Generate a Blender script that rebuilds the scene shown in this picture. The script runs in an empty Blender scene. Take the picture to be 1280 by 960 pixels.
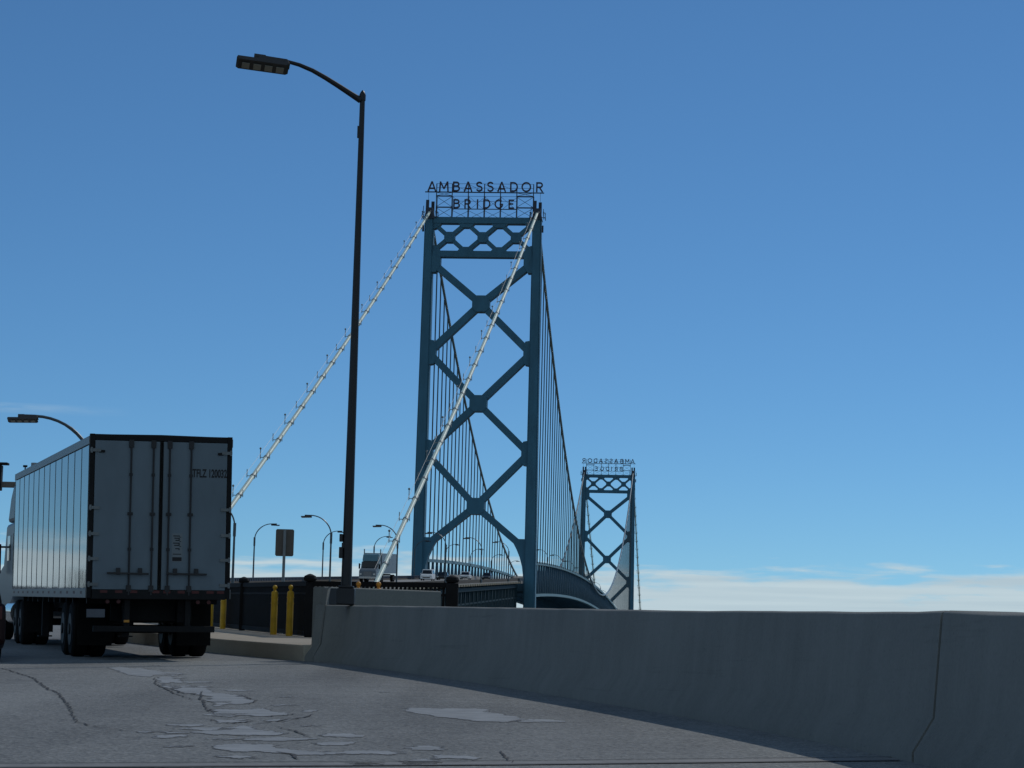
import bpy, bmesh, math, random
from mathutils import Vector, Matrix
random.seed(7)
R = math.radians
SC = bpy.context.scene
COL = SC.collection

# ------------------------------------------------------------------ camera
cam = bpy.data.cameras.new('camera')
cam.sensor_width = 36.0
cam.lens = 36.0 * 3042.94 / 1280.0
cam.clip_start = 0.1
cam.clip_end = 60000
co = bpy.data.objects.new('camera', cam)
COL.objects.link(co)
PITCH, ROLL = 0.1216, 0.0253
fw = Vector((0, math.cos(PITCH), math.sin(PITCH)))
upv = Vector((0, -math.sin(PITCH), math.cos(PITCH)))
rt = Vector((1, 0, 0))
# picture turned clockwise = camera rolled anticlockwise
r2 = rt * math.cos(ROLL) + upv * math.sin(ROLL)
u2 = -rt * math.sin(ROLL) + upv * math.cos(ROLL)
co.matrix_world = Matrix(((r2.x, u2.x, -fw.x, 0), (r2.y, u2.y, -fw.y, 0), (r2.z, u2.z, -fw.z, 0), (0, 0, 0, 1)))
SC.camera = co

# ------------------------------------------------------------------ sky, sun, exposure
SUN_AZ, SUN_EL = R(37), R(43)
W = bpy.data.worlds.new('World')
SC.world = W
W.use_nodes = True
nt = W.node_tree
nt.nodes.clear()


def N(tree, kind, **kw):
    n = tree.nodes.new(kind)
    for k, v in kw.items():
        if k == 'inp':
            for a, b in v.items():
                n.inputs[a].default_value = b
        else:
            setattr(n, k, v)
    return n


def math_node(tree, op, a, b=None, c=None, clamp=False):
    n = tree.nodes.new('ShaderNodeMath')
    n.operation = op
    n.use_clamp = clamp
    for i, v in enumerate((a, b, c)):
        if v is None:
            continue
        if isinstance(v, (int, float)):
            n.inputs[i].default_value = v
        else:
            tree.links.new(v, n.inputs[i])
    return n.outputs[0]


sky = N(nt, 'ShaderNodeTexSky', sky_type='NISHITA', sun_disc=False, sun_elevation=SUN_EL, sun_rotation=SUN_AZ,
        altitude=3000.0, air_density=1.0, dust_density=0.12, ozone_density=10.0)
tint = N(nt, 'ShaderNodeMixRGB', blend_type='MULTIPLY', inp={'Fac': 1.0, 'Color2': (0.87, 1.05, 0.98, 1)})
nt.links.new(sky.outputs[0], tint.inputs['Color1'])
tc = N(nt, 'ShaderNodeTexCoord')
sep = N(nt, 'ShaderNodeSeparateXYZ')
nt.links.new(tc.outputs['Generated'], sep.inputs[0])
vx, vy, vz = sep.outputs
az = math_node(nt, 'ARCTAN2', vx, vy)
el = math_node(nt, 'ARCSINE', vz)
cmb = N(nt, 'ShaderNodeCombineXYZ')
nt.links.new(math_node(nt, 'MULTIPLY', az, 26.0), cmb.inputs[0])
nt.links.new(math_node(nt, 'MULTIPLY', el, 190.0), cmb.inputs[1])
no1 = N(nt, 'ShaderNodeTexNoise', inp={'Scale': 1.0, 'Detail': 5.0, 'Roughness': 0.55, 'Distortion': 0.25})
nt.links.new(cmb.outputs[0], no1.inputs['Vector'])
cmb2 = N(nt, 'ShaderNodeCombineXYZ', inp={2: 4.7})
nt.links.new(math_node(nt, 'MULTIPLY', az, 9.0), cmb2.inputs[0])
nt.links.new(math_node(nt, 'MULTIPLY', el, 120.0), cmb2.inputs[1])
no2 = N(nt, 'ShaderNodeTexNoise', inp={'Scale': 1.0, 'Detail': 4.0, 'Roughness': 0.5})
nt.links.new(cmb2.outputs[0], no2.inputs['Vector'])
# low bank of cloud over the horizon: thin on the left, thicker to the right
edge = math_node(nt, 'ADD', math_node(nt, 'MULTIPLY', math_node(nt, 'SUBTRACT', no1.outputs[0], 0.5), 0.036), 0.0500)
edge = math_node(nt, 'ADD', edge, math_node(nt, 'MULTIPLY', math_node(nt, 'SUBTRACT', no2.outputs[0], 0.5), 0.018))
bank = math_node(nt, 'MULTIPLY', math_node(nt, 'SUBTRACT', edge, el), 95.0, clamp=True)
sm = N(nt, 'ShaderNodeMapRange', interpolation_type='SMOOTHSTEP', inp={1: 0.0, 2: 1.0, 3: 0.0, 4: 0.98})
nt.links.new(bank, sm.inputs[0])
# a single wisp higher up on the left
w1 = math_node(nt, 'SUBTRACT', 1.0, math_node(nt, 'MULTIPLY', math_node(nt, 'ABSOLUTE', math_node(nt, 'SUBTRACT', el, 0.1045)), 420.0), clamp=True)
w2 = math_node(nt, 'MULTIPLY', math_node(nt, 'SUBTRACT', -0.155, az), 22.0, clamp=True)
w3 = math_node(nt, 'MULTIPLY', math_node(nt, 'SUBTRACT', no1.outputs[0], 0.36), 3.0, clamp=True)
wisp = math_node(nt, 'MULTIPLY', math_node(nt, 'MULTIPLY', w1, w2), math_node(nt, 'MULTIPLY', w3, 0.55))
# broken cloud added behind the camera, out of view, for neutral fill light
no3 = N(nt, 'ShaderNodeTexNoise', inp={'Scale': 2.6, 'Detail': 5.0, 'Roughness': 0.55})
nt.links.new(tc.outputs['Generated'], no3.inputs['Vector'])
b1 = math_node(nt, 'MULTIPLY', math_node(nt, 'SUBTRACT', no3.outputs[0], 0.40), 7.0, clamp=True)
b2 = math_node(nt, 'MULTIPLY', math_node(nt, 'SUBTRACT', 0.10, vy), 2.2, clamp=True)
back = math_node(nt, 'MULTIPLY', math_node(nt, 'MULTIPLY', b1, b2), 0.62)
mask = math_node(nt, 'MAXIMUM', math_node(nt, 'MAXIMUM', sm.outputs[0], wisp), back)
ccol = N(nt, 'ShaderNodeMixRGB', inp={'Color1': (5.6, 7.1, 8.0, 1), 'Color2': (6.6, 8.1, 8.8, 1)})
cmb3 = N(nt, 'ShaderNodeCombineXYZ', inp={2: 9.1})
nt.links.new(math_node(nt, 'MULTIPLY', az, 7.0), cmb3.inputs[0])
nt.links.new(math_node(nt, 'MULTIPLY', el, 260.0), cmb3.inputs[1])
no4 = N(nt, 'ShaderNodeTexNoise', inp={'Scale': 1.0, 'Detail': 5.0, 'Roughness': 0.55})
nt.links.new(cmb3.outputs[0], no4.inputs['Vector'])
cmr = N(nt, 'ShaderNodeMapRange', inp={1: 0.32, 2: 0.62, 3: 0.0, 4: 1.0})
nt.links.new(no4.outputs[0], cmr.inputs[0])
nt.links.new(cmr.outputs[0], ccol.inputs['Fac'])
cmix = N(nt, 'ShaderNodeMixRGB')
nt.links.new(ccol.outputs[0], cmix.inputs['Color2'])
nt.links.new(mask, cmix.inputs['Fac'])
nt.links.new(tint.outputs[0], cmix.inputs['Color1'])
bg = N(nt, 'ShaderNodeBackground', inp={'Strength': 0.15})
nt.links.new(cmix.outputs[0], bg.inputs['Color'])
wo = N(nt, 'ShaderNodeOutputWorld')
nt.links.new(bg.outputs[0], wo.inputs['Surface'])

sl = bpy.data.lights.new('sun', 'SUN')
sl.energy = 3.0
sl.angle = R(0.53)
sl.color = (1.0, 0.97, 0.92)
so = bpy.data.objects.new('sun', sl)
COL.objects.link(so)
sdir = Vector((math.sin(SUN_AZ) * math.cos(SUN_EL), math.cos(SUN_AZ) * math.cos(SUN_EL), math.sin(SUN_EL)))
so.rotation_euler = sdir.to_track_quat('Z', 'Y').to_euler()
so.location = sdir * 500

SC.view_settings.view_transform = 'Standard'
SC.view_settings.look = 'None'
SC.view_settings.gamma = 1.0
SC.view_settings.use_curve_mapping = False
SC.view_settings.exposure = -0.93
SC.cycles.max_bounces = 6

# ------------------------------------------------------------------ materials


def mat(name, col, rough=0.6, metal=0.0, var=0.12, scale=3.0, bump=0.0, bscale=40.0, spec=0.4, stretch=None, col2=None):
    m = bpy.data.materials.new(name)
    m.use_nodes = True
    t = m.node_tree
    b = t.nodes['Principled BSDF']
    b.inputs['Roughness'].default_value = rough
    b.inputs['Metallic'].default_value = metal
    b.inputs['Specular IOR Level'].default_value = spec
    c = N(t, 'ShaderNodeTexCoord')
    src = c.outputs['Object']
    if stretch:
        mp = N(t, 'ShaderNodeMapping', inp={'Scale': stretch})
        t.links.new(src, mp.inputs[0])
        src = mp.outputs[0]
    n = N(t, 'ShaderNodeTexNoise', inp={'Scale': scale, 'Detail': 6.0, 'Roughness': 0.6})
    t.links.new(src, n.inputs['Vector'])
    r = N(t, 'ShaderNodeMixRGB')
    lo = [max(0, x * (1 - var)) for x in col]
    hi = [min(1, x * (1 + var)) for x in (col2 or col)]
    r.inputs['Color1'].default_value = (*lo, 1)
    r.inputs['Color2'].default_value = (*hi, 1)
    mr = N(t, 'ShaderNodeMapRange', inp={1: 0.3, 2: 0.7, 3: 0.0, 4: 1.0})
    t.links.new(n.outputs[0], mr.inputs[0])
    t.links.new(mr.outputs[0], r.inputs['Fac'])
    t.links.new(r.outputs[0], b.inputs['Base Color'])
    if bump:
        n2 = N(t, 'ShaderNodeTexNoise', inp={'Scale': bscale, 'Detail': 4.0, 'Roughness': 0.6})
        t.links.new(c.outputs['Object'], n2.inputs['Vector'])
        bp = N(t, 'ShaderNodeBump', inp={'Strength': 0.6, 'Distance': bump})
        t.links.new(n2.outputs[0], bp.inputs['Height'])
        t.links.new(bp.outputs[0], b.inputs['Normal'])
    return m


def asphalt():
    m = mat('asphalt', (0.115, 0.116, 0.116), 0.85, var=0.0, spec=0.3)
    t = m.node_tree
    b = t.nodes['Principled BSDF']
    c = N(t, 'ShaderNodeTexCoord')
    big = N(t, 'ShaderNodeTexNoise', inp={'Scale': 0.22, 'Detail': 5.0, 'Roughness': 0.6})
    mid = N(t, 'ShaderNodeTexNoise', inp={'Scale': 1.7, 'Detail': 6.0, 'Roughness': 0.65})
    fine = N(t, 'ShaderNodeTexNoise', inp={'Scale': 38.0, 'Detail': 3.0, 'Roughness': 0.7})
    vor = N(t, 'ShaderNodeTexVoronoi', inp={'Scale': 26.0})
    # tyre-polished lanes along the travel direction
    mp = N(t, 'ShaderNodeMapping', inp={'Rotation': (0, 0, R(-14)), 'Scale': (0.55, 0.03, 1)})
    lane = N(t, 'ShaderNodeTexNoise', inp={'Scale': 1.0, 'Detail': 3.0})
    for n in (big, mid, fine, vor, mp):
        t.links.new(c.outputs['Object'], n.inputs['Vector'])
    t.links.new(mp.outputs[0], lane.inputs['Vector'])
    f = math_node(t, 'ADD', math_node(t, 'MULTIPLY', math_node(t, 'SUBTRACT', big.outputs[0], 0.5), 0.55),
                  math_node(t, 'MULTIPLY', math_node(t, 'SUBTRACT', mid.outputs[0], 0.5), 0.45))
    f = math_node(t, 'ADD', f, math_node(t, 'MULTIPLY', math_node(t, 'SUBTRACT', lane.outputs[0], 0.5), 1.1))
    f = math_node(t, 'ADD', f, math_node(t, 'MULTIPLY', math_node(t, 'SUBTRACT', fine.outputs[0], 0.5), 1.5))
    sep = N(t, 'ShaderNodeSeparateColor')
    t.links.new(vor.outputs['Color'], sep.inputs[0])
    f = math_node(t, 'ADD', f, math_node(t, 'MULTIPLY', math_node(t, 'SUBTRACT', sep.outputs[0], 0.5), 0.5))
    f = math_node(t, 'ADD', f, 0.5, clamp=True)
    r = N(t, 'ShaderNodeMixRGB', inp={'Color1': (0.088, 0.093, 0.094, 1), 'Color2': (0.285, 0.290, 0.280, 1)})
    t.links.new(f, r.inputs['Fac'])
    t.links.new(r.outputs[0], b.inputs['Base Color'])
    bp = N(t, 'ShaderNodeBump', inp={'Strength': 0.8, 'Distance': 0.012})
    t.links.new(math_node(t, 'ADD', fine.outputs[0], vor.outputs['Distance']), bp.inputs['Height'])
    t.links.new(bp.outputs[0], b.inputs['Normal'])
    return m


def concrete(name, col, streak=0.25, bump=0.006):
    m = mat(name, col, 0.9, var=0.0, spec=0.25)
    t = m.node_tree
    b = t.nodes['Principled BSDF']
    c = N(t, 'ShaderNodeTexCoord')
    big = N(t, 'ShaderNodeTexNoise', inp={'Scale': 0.7, 'Detail': 6.0, 'Roughness': 0.65})
    mp = N(t, 'ShaderNodeMapping', inp={'Scale': (2.6, 2.6, 0.22)})
    st = N(t, 'ShaderNodeTexNoise', inp={'Scale': 1.5, 'Detail': 5.0, 'Roughness': 0.6})
    fine = N(t, 'ShaderNodeTexNoise', inp={'Scale': 30.0, 'Detail': 4.0, 'Roughness': 0.7})
    for n in (big, mp, fine):
        t.links.new(c.outputs['Object'], n.inputs['Vector'])
    t.links.new(mp.outputs[0], st.inputs['Vector'])
    f = math_node(t, 'ADD', math_node(t, 'MULTIPLY', math_node(t, 'SUBTRACT', big.outputs[0], 0.5), 1.1),
                  math_node(t, 'MULTIPLY', math_node(t, 'SUBTRACT', st.outputs[0], 0.5), streak * 4))
    f = math_node(t, 'ADD', f, math_node(t, 'MULTIPLY', math_node(t, 'SUBTRACT', fine.outputs[0], 0.5), 0.8))
    mp2 = N(t, 'ShaderNodeMapping', inp={'Scale': (0.35, 0.35, 11.0)})
    t.links.new(c.outputs['Object'], mp2.inputs[0])
    sc = N(t, 'ShaderNodeTexNoise', inp={'Scale': 1.0, 'Detail': 5.0, 'Roughness': 0.7})
    t.links.new(mp2.outputs[0], sc.inputs['Vector'])
    f = math_node(t, 'SUBTRACT', f, math_node(t, 'MULTIPLY', math_node(t, 'SUBTRACT', sc.outputs[0], 0.60, clamp=True), 2.6))
    pit = N(t, 'ShaderNodeTexVoronoi', inp={'Scale': 9.0, 'Randomness': 1.0})
    t.links.new(c.outputs['Object'], pit.inputs['Vector'])
    f = math_node(t, 'SUBTRACT', f, math_node(t, 'MULTIPLY', math_node(t, 'SUBTRACT', 0.13, pit.outputs['Distance'], clamp=True), 4.5))
    f = math_node(t, 'ADD', f, 0.5, clamp=True)
    r = N(t, 'ShaderNodeMixRGB')
    r.inputs['Color1'].default_value = (*[x * 0.76 for x in col], 1)
    r.inputs['Color2'].default_value = (*[x * 1.2 for x in col], 1)
    t.links.new(f, r.inputs['Fac'])
    t.links.new(r.outputs[0], b.inputs['Base Color'])
    bp = N(t, 'ShaderNodeBump', inp={'Strength': 0.7, 'Distance': bump})
    t.links.new(fine.outputs[0], bp.inputs['Height'])
    t.links.new(bp.outputs[0], b.inputs['Normal'])
    return m


M = {}
M['asphalt'] = asphalt()
def worn_edges(m):
    t = m.node_tree
    b = t.nodes['Principled BSDF']
    a = N(t, 'ShaderNodeAttribute', attribute_name='edge')
    c = N(t, 'ShaderNodeTexCoord')
    n1 = N(t, 'ShaderNodeTexNoise', inp={'Scale': 3.2, 'Detail': 6.0, 'Roughness': 0.7})
    mp = N(t, 'ShaderNodeMapping', inp={'Scale': (1.0, 0.45, 1.0)})
    t.links.new(c.outputs['Object'], mp.inputs[0])
    t.links.new(mp.outputs[0], n1.inputs['Vector'])
    k = math_node(t, 'ADD', math_node(t, 'MULTIPLY', a.outputs['Fac'], 9.0), math_node(t, 'MULTIPLY', math_node(t, 'SUBTRACT', n1.outputs[0], 0.5), 3.8))
    al = N(t, 'ShaderNodeMapRange', interpolation_type='SMOOTHSTEP', inp={1: -0.10, 2: 0.22, 3: 0.0, 4: 0.9})
    t.links.new(k, al.inputs[0])
    t.links.new(al.outputs[0], b.inputs['Alpha'])
    rim = N(t, 'ShaderNodeMapRange', interpolation_type='SMOOTHSTEP', inp={1: 0.10, 2: 0.40, 3: 0.35, 4: 1.0})
    t.links.new(k, rim.inputs[0])
    src = b.inputs['Base Color'].links[0].from_socket
    mx = N(t, 'ShaderNodeMixRGB', blend_type='MULTIPLY', inp={'Fac': 1.0})
    t.links.new(src, mx.inputs['Color1'])
    t.links.new(rim.outputs[0], mx.inputs['Color2'])
    t.links.new(mx.outputs[0], b.inputs['Base Color'])


M['patch'] = mat('patch_mortar', (0.285, 0.298, 0.305), 0.75, var=0.22, scale=3.0, bump=0.012, bscale=25, spec=0.4)
worn_edges(M['patch'])
M['crack'] = mat('crack_tar', (0.045, 0.046, 0.048), 0.9, var=0.3)
M['joint'] = mat('joint_steel', (0.2, 0.195, 0.185), 0.7, var=0.2, scale=6)
M['concrete'] = concrete('barrier_concrete', (0.200, 0.203, 0.190), 0.16)
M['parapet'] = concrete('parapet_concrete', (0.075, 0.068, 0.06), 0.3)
M['seam'] = mat('seam_metal', (0.06, 0.075, 0.085), 0.25, 0.0, var=0.05)
M['approachsteel'] = mat('approach_steel', (0.022, 0.048, 0.062), 0.7, var=0.2, scale=0.6, spec=0.1)
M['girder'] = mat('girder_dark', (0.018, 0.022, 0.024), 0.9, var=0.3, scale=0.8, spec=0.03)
M['maincable'] = mat('shaded_cable_paint', (0.17, 0.21, 0.21), 0.35, var=0.15, scale=1.2)  # pale cable darkened in its colour, for the shaded underside over the main span
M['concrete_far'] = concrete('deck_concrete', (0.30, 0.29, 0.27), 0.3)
M['walk'] = concrete('sidewalk_concrete', (0.40, 0.35, 0.275), 0.0)
M['teal'] = mat('teal_paint', (0.038, 0.132, 0.200), 0.55, var=0.16, scale=0.5, spec=0.35, stretch=(1, 1, 0.35))
M['steel_dark'] = mat('truss_paint', (0.032, 0.078, 0.115), 0.6, var=0.2, scale=0.6, spec=0.3)
M['chord'] = mat('chord_paint', (0.10, 0.20, 0.235), 0.5, var=0.12, scale=0.6)
M['rope'] = mat('suspender_rope', (0.05, 0.075, 0.085), 0.6, var=0.1)
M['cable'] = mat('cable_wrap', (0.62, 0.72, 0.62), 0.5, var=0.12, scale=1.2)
M['band'] = mat('band_steel', (0.22, 0.24, 0.24), 0.5, 0.2, var=0.2)
M['letter'] = mat('letter_paint', (0.035, 0.025, 0.045), 0.5, var=0.15)
M['frame'] = mat('sign_steel', (0.025, 0.035, 0.055), 0.6, var=0.2)
M['pole'] = mat('black_pole', (0.014, 0.014, 0.016), 0.42, var=0.2, scale=2, spec=0.35)
M['lens'] = mat('led_lens', (0.28, 0.26, 0.22), 0.35, var=0.1, scale=20)
M['alu_dark'] = mat('lamp_housing', (0.035, 0.036, 0.04), 0.45, 0.2, var=0.1)
M['galv'] = mat('galvanised', (0.22, 0.24, 0.25), 0.45, 0.5, var=0.15)
M['davit'] = mat('davit_paint', (0.07, 0.085, 0.095), 0.4, 0.3, var=0.15)
M['fence'] = mat('fence_iron', (0.012, 0.012, 0.013), 0.7, var=0.2, spec=0.12)
M['yellow'] = mat('yellow_paint', (0.60, 0.345, 0.015), 0.5, var=0.18, scale=4)
M['orange'] = mat('amber_paint', (0.55, 0.24, 0.03), 0.45, var=0.12)
M['signback'] = mat('sign_back', (0.12, 0.105, 0.09), 0.6, 0.2, var=0.12, scale=6)
M['trailer'] = mat('trailer_skin', (0.105, 0.125, 0.135), 0.06, 0.0, var=0.05, scale=1.5, bump=0.004, bscale=1.3, spec=0.5)
M['door'] = mat('door_skin', (0.125, 0.162, 0.19), 0.45, 0.0, var=0.14, scale=1.4, spec=0.3, stretch=(1, 1, 0.4))
M['rail'] = mat('trailer_rail', (0.17, 0.17, 0.17), 0.4, 0.4, var=0.1)
M['cabpaint'] = mat('cab_paint', (0.13, 0.155, 0.175), 0.35, var=0.06, spec=0.15)
M['black'] = mat('black_steel', (0.011, 0.011, 0.012), 0.6, var=0.25, scale=5, spec=0.15)
M['rubber'] = mat('rubber', (0.011, 0.011, 0.011), 0.9, var=0.2, scale=8, spec=0.1)
M['rod'] = mat('lock_rod', (0.022, 0.022, 0.024), 0.55, 0.1, var=0.2)
M['hinge'] = mat('hinge_zinc', (0.15, 0.165, 0.17), 0.5, 0.2, var=0.2)
M['red'] = mat('red_tape', (0.07, 0.010, 0.010), 0.5, var=0.1)
M['white'] = mat('white_paint', (0.72, 0.72, 0.71), 0.35, var=0.06)
M['plate'] = mat('plate', (0.09, 0.10, 0.12), 0.5, var=0.1)
M['ink'] = mat('black_ink', (0.01, 0.01, 0.012), 0.6, var=0.0)
M['sticker'] = mat('sticker', (0.155, 0.18, 0.195), 0.5, var=0.05)
M['chrome'] = mat('polished_tank', (0.6, 0.6, 0.6), 0.15, 0.95, var=0.05)
M['glass'] = mat('dark_glass', (0.01, 0.012, 0.014), 0.08, 0.0, var=0.0, spec=0.6)
M['carblack'] = mat('dark_car_paint', (0.012, 0.012, 0.014), 0.25, var=0.0, spec=0.5)
M['carmaroon'] = mat('maroon_car_paint', (0.014, 0.004, 0.004), 0.4, var=0.0, spec=0.2)
M['carblue'] = mat('grey_blue_car_paint', (0.05, 0.06, 0.08), 0.3, 0.2, var=0.0, spec=0.5)
M['lampglass'] = mat('lamp_glass', (0.55, 0.55, 0.52), 0.2, var=0.0)
M['ground'] = mat('earth', (0.07, 0.08, 0.045), 0.95, var=0.35, scale=0.05)
M['water'] = mat('river_water', (0.02, 0.05, 0.055), 0.12, var=0.1, scale=0.02, bump=0.15, bscale=0.5)
M['leaf'] = mat('woodland_leaf', (0.035, 0.06, 0.025), 0.8, var=0.5, scale=0.12)

# ------------------------------------------------------------------ mesh helpers


class MB:
    def __init__(s):
        s.v, s.f = [], []

    def add(s, vs, fs):
        o = len(s.v)
        s.v += [tuple(p) for p in vs]
        s.f += [tuple(i + o for i in f) for f in fs]
        return s

    def box(s, c, d, rz=0.0):
        cx, cy, cz = c
        hx, hy, hz = d[0] / 2, d[1] / 2, d[2] / 2
        ca, sa = math.cos(rz), math.sin(rz)
        vs = []
        for z in (-hz, hz):
            for x, y in ((-hx, -hy), (hx, -hy), (hx, hy), (-hx, hy)):
                vs.append((cx + x * ca - y * sa, cy + x * sa + y * ca, cz + z))
        return s.add(vs, [(0, 3, 2, 1), (4, 5, 6, 7), (0, 1, 5, 4), (1, 2, 6, 5), (2, 3, 7, 6), (3, 0, 4, 7)])

    def bar(s, p, q, w, h, up=(0, 0, 1), w2=None, h2=None):
        p, q = Vector(p), Vector(q)
        d = (q - p).normalized()
        u = Vector(up)
        if abs(d.dot(u)) > 0.98:
            u = Vector((1, 0, 0))
        a = d.cross(u).normalized()
        b = a.cross(d).normalized()
        vs = []
        for o, ww, hh in ((p, w, h), (q, w2 or w, h2 or h)):
            for i, j in ((-1, -1), (1, -1), (1, 1), (-1, 1)):
                vs.append(o + a * (i * ww / 2) + b * (j * hh / 2))
        return s.add(vs, [(0, 3, 2, 1), (4, 5, 6, 7), (0, 1, 5, 4), (1, 2, 6, 5), (2, 3, 7, 6), (3, 0, 4, 7)])

    def tube(s, pts, r, seg=8, cap=True):
        pts = [Vector(p) for p in pts]
        n = len(pts)
        rs = r if isinstance(r, (list, tuple)) else [r] * n
        ref = None
        rings = []
        for i, p in enumerate(pts):
            d = (pts[min(i + 1, n - 1)] - pts[max(i - 1, 0)]).normalized()
            if ref is None:
                ref = Vector((0, 0, 1)) if abs(d.z) < 0.9 else Vector((1, 0, 0))
            a = d.cross(ref).normalized()
            b = a.cross(d).normalized()
            ref = b if abs(d.z) < 0.999 else ref
            rings.append([p + (a * math.cos(2 * math.pi * k / seg) + b * math.sin(2 * math.pi * k / seg)) * rs[i] for k in range(seg)])
        vs = [v for ring in rings for v in ring]
        fs = []
        for i in range(n - 1):
            for k in range(seg):
                k2 = (k + 1) % seg
                fs.append((i * seg + k, i * seg + k2, (i + 1) * seg + k2, (i + 1) * seg + k))
        if cap:
            fs.append(tuple(range(seg - 1, -1, -1)))
            fs.append(tuple((n - 1) * seg + k for k in range(seg)))
        return s.add(vs, fs)

    def lathe(s, prof, c=(0, 0, 0), seg=14):
        vs, fs = [], []
        for r, z in prof:
            for k in range(seg):
                a = 2 * math.pi * k / seg
                vs.append((c[0] + r * math.cos(a), c[1] + r * math.sin(a), c[2] + z))
        for i in range(len(prof) - 1):
            for k in range(seg):
                k2 = (k + 1) % seg
                fs.append((i * seg + k, i * seg + k2, (i + 1) * seg + k2, (i + 1) * seg + k))
        fs.append(tuple(range(seg - 1, -1, -1)))
        fs.append(tuple((len(prof) - 1) * seg + k for k in range(seg)))
        return s.add(vs, fs)

    def prism(s, poly, a, b, f):
        """poly of 2-D points; f(u,v,w) -> xyz, extruded w from a to b"""
        n = len(poly)
        vs = [f(u, v, a) for u, v in poly] + [f(u, v, b) for u, v in poly]
        fs = [tuple(range(n - 1, -1, -1)), tuple(range(n, 2 * n))]
        for i in range(n):
            j = (i + 1) % n
            fs.append((i, j, n + j, n + i))
        return s.add(vs, fs)

    def loft(s, secs):
        n = len(secs[0])
        vs = [p for sec in secs for p in sec]
        fs = [tuple(range(n - 1, -1, -1)), tuple((len(secs) - 1) * n + k for k in range(n))]
        for i in range(len(secs) - 1):
            for k in range(n):
                k2 = (k + 1) % n
                fs.append((i * n + k, i * n + k2, (i + 1) * n + k2, (i + 1) * n + k))
        return s.add(vs, fs)

    def build(s, name, m, parent=None, bevel=0.0, smooth=False, fix=True, seg=2):
        me = bpy.data.meshes.new(name)
        me.from_pydata(s.v, [], s.f)
        bm = bmesh.new()
        bm.from_mesh(me)
        if fix:
            bmesh.ops.recalc_face_normals(bm, faces=bm.faces)
        if bevel:
            es = [e for e in bm.edges if e.is_manifold and e.calc_face_angle(0) > 0.5]
            bmesh.ops.bevel(bm, geom=es, offset=bevel, segments=seg, profile=0.5, affect='EDGES', clamp_overlap=True)
        bm.to_mesh(me)
        bm.free()
        if smooth:
            me.polygons.foreach_set('use_smooth', [True] * len(me.polygons))
            me.set_sharp_from_angle(angle=R(38))
        me.materials.append(M[m])
        o = bpy.data.objects.new(name, me)
        COL.objects.link(o)
        if parent:
            o.parent = parent
        return o


def tag(o, label=None, cat=None, group=None, kind=None):
    if label: o['label'] = label
    if cat: o['category'] = cat
    if group: o['group'] = group
    if kind: o['kind'] = kind
    return o


def thing(name, label, cat, loc=(0, 0, 0), rz=0.0, group=None, mw=None):
    o = bpy.data.objects.new(name, None)
    o.empty_display_size = 0.3
    COL.objects.link(o)
    if mw is not None:
        o.matrix_world = mw
    else:
        o.location = loc
        o.rotation_euler = (0, 0, rz)
    return tag(o, label, cat, group)


def copy_tree(o, parent=None):
    c = o.copy()
    COL.objects.link(c)
    if parent:
        c.parent = parent
    for ch in list(o.children):
        copy_tree(ch, c)
    return c


def text_mesh(body, cap, depth, offset=0.0):
    cu = bpy.data.curves.new('txt', 'FONT')
    cu.body = body
    cu.align_x = 'CENTER'
    cu.size = 1.0
    cu.extrude = 0.05
    cu.offset = offset
    ob = bpy.data.objects.new('txt', cu)
    COL.objects.link(ob)
    dg = bpy.context.evaluated_depsgraph_get()
    me = bpy.data.meshes.new_from_object(ob.evaluated_get(dg))
    bpy.data.objects.remove(ob)
    xs = [v.co.x for v in me.vertices]
    ys = [v.co.y for v in me.vertices]
    k = cap / (max(ys) - min(ys))
    cx, y0 = (max(xs) + min(xs)) / 2, min(ys)
    # stand it up: glyph x -> x, glyph y -> z, facing -y
    for v in me.vertices:
        x, y, z = v.co
        v.co = ((x - cx) * k, -z * depth / 0.1, (y - y0) * k)
    return me, (max(xs) - min(xs)) * k


# ------------------------------------------------------------------ ground plane of the road
H, GX, GY = 1.15, 0.0103, 0.0322


def zr(x, y):
    return -H + GX * x + GY * y


ROADUP = Vector((-GX, -GY, 1)).normalized()


def sheet(name, pts, lift, m, parent=None):
    mb = MB()
    mb.add([(x, y, zr(x, y) + lift) for x, y in pts], [tuple(range(len(pts)))])
    me_o = mb.build(name, m, parent, fix=False)
    me = me_o.data
    if me.polygons[0].normal.z < 0:
        me.flip_normals()
    return me_o


# barrier top front edge (plan), far end first
BT = [(-3.62, 45.9), (-3.02, 45.15), (-2.18, 42.3), (-0.9, 37.6), (0.0, 34.2), (0.77, 30.9), (1.62, 27.4), (2.39, 23.8), (2.82, 21.6),
      (3.10, 19.9), (3.30, 18.45), (3.62, 16.2), (3.88, 13.2), (4.08, 10), (4.22, 5), (4.28, 0), (4.28, -12)]

rb = [(x + 0.62, y + 0.2) for x, y in BT]
road_poly = rb[::-1] + [(-4.2, 46.4), (-4.66, 47.8), (-5.7, 50.4), (-7.1, 54.6), (-9.2, 61), (-11.7, 72), (-14.2, 85), (-17.5, 100), (-21, 116), (-60, 118), (-95, 60), (-95, -12)]
road = sheet('road', road_poly, 0.0, 'asphalt')
tag(road, kind='structure')

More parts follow.
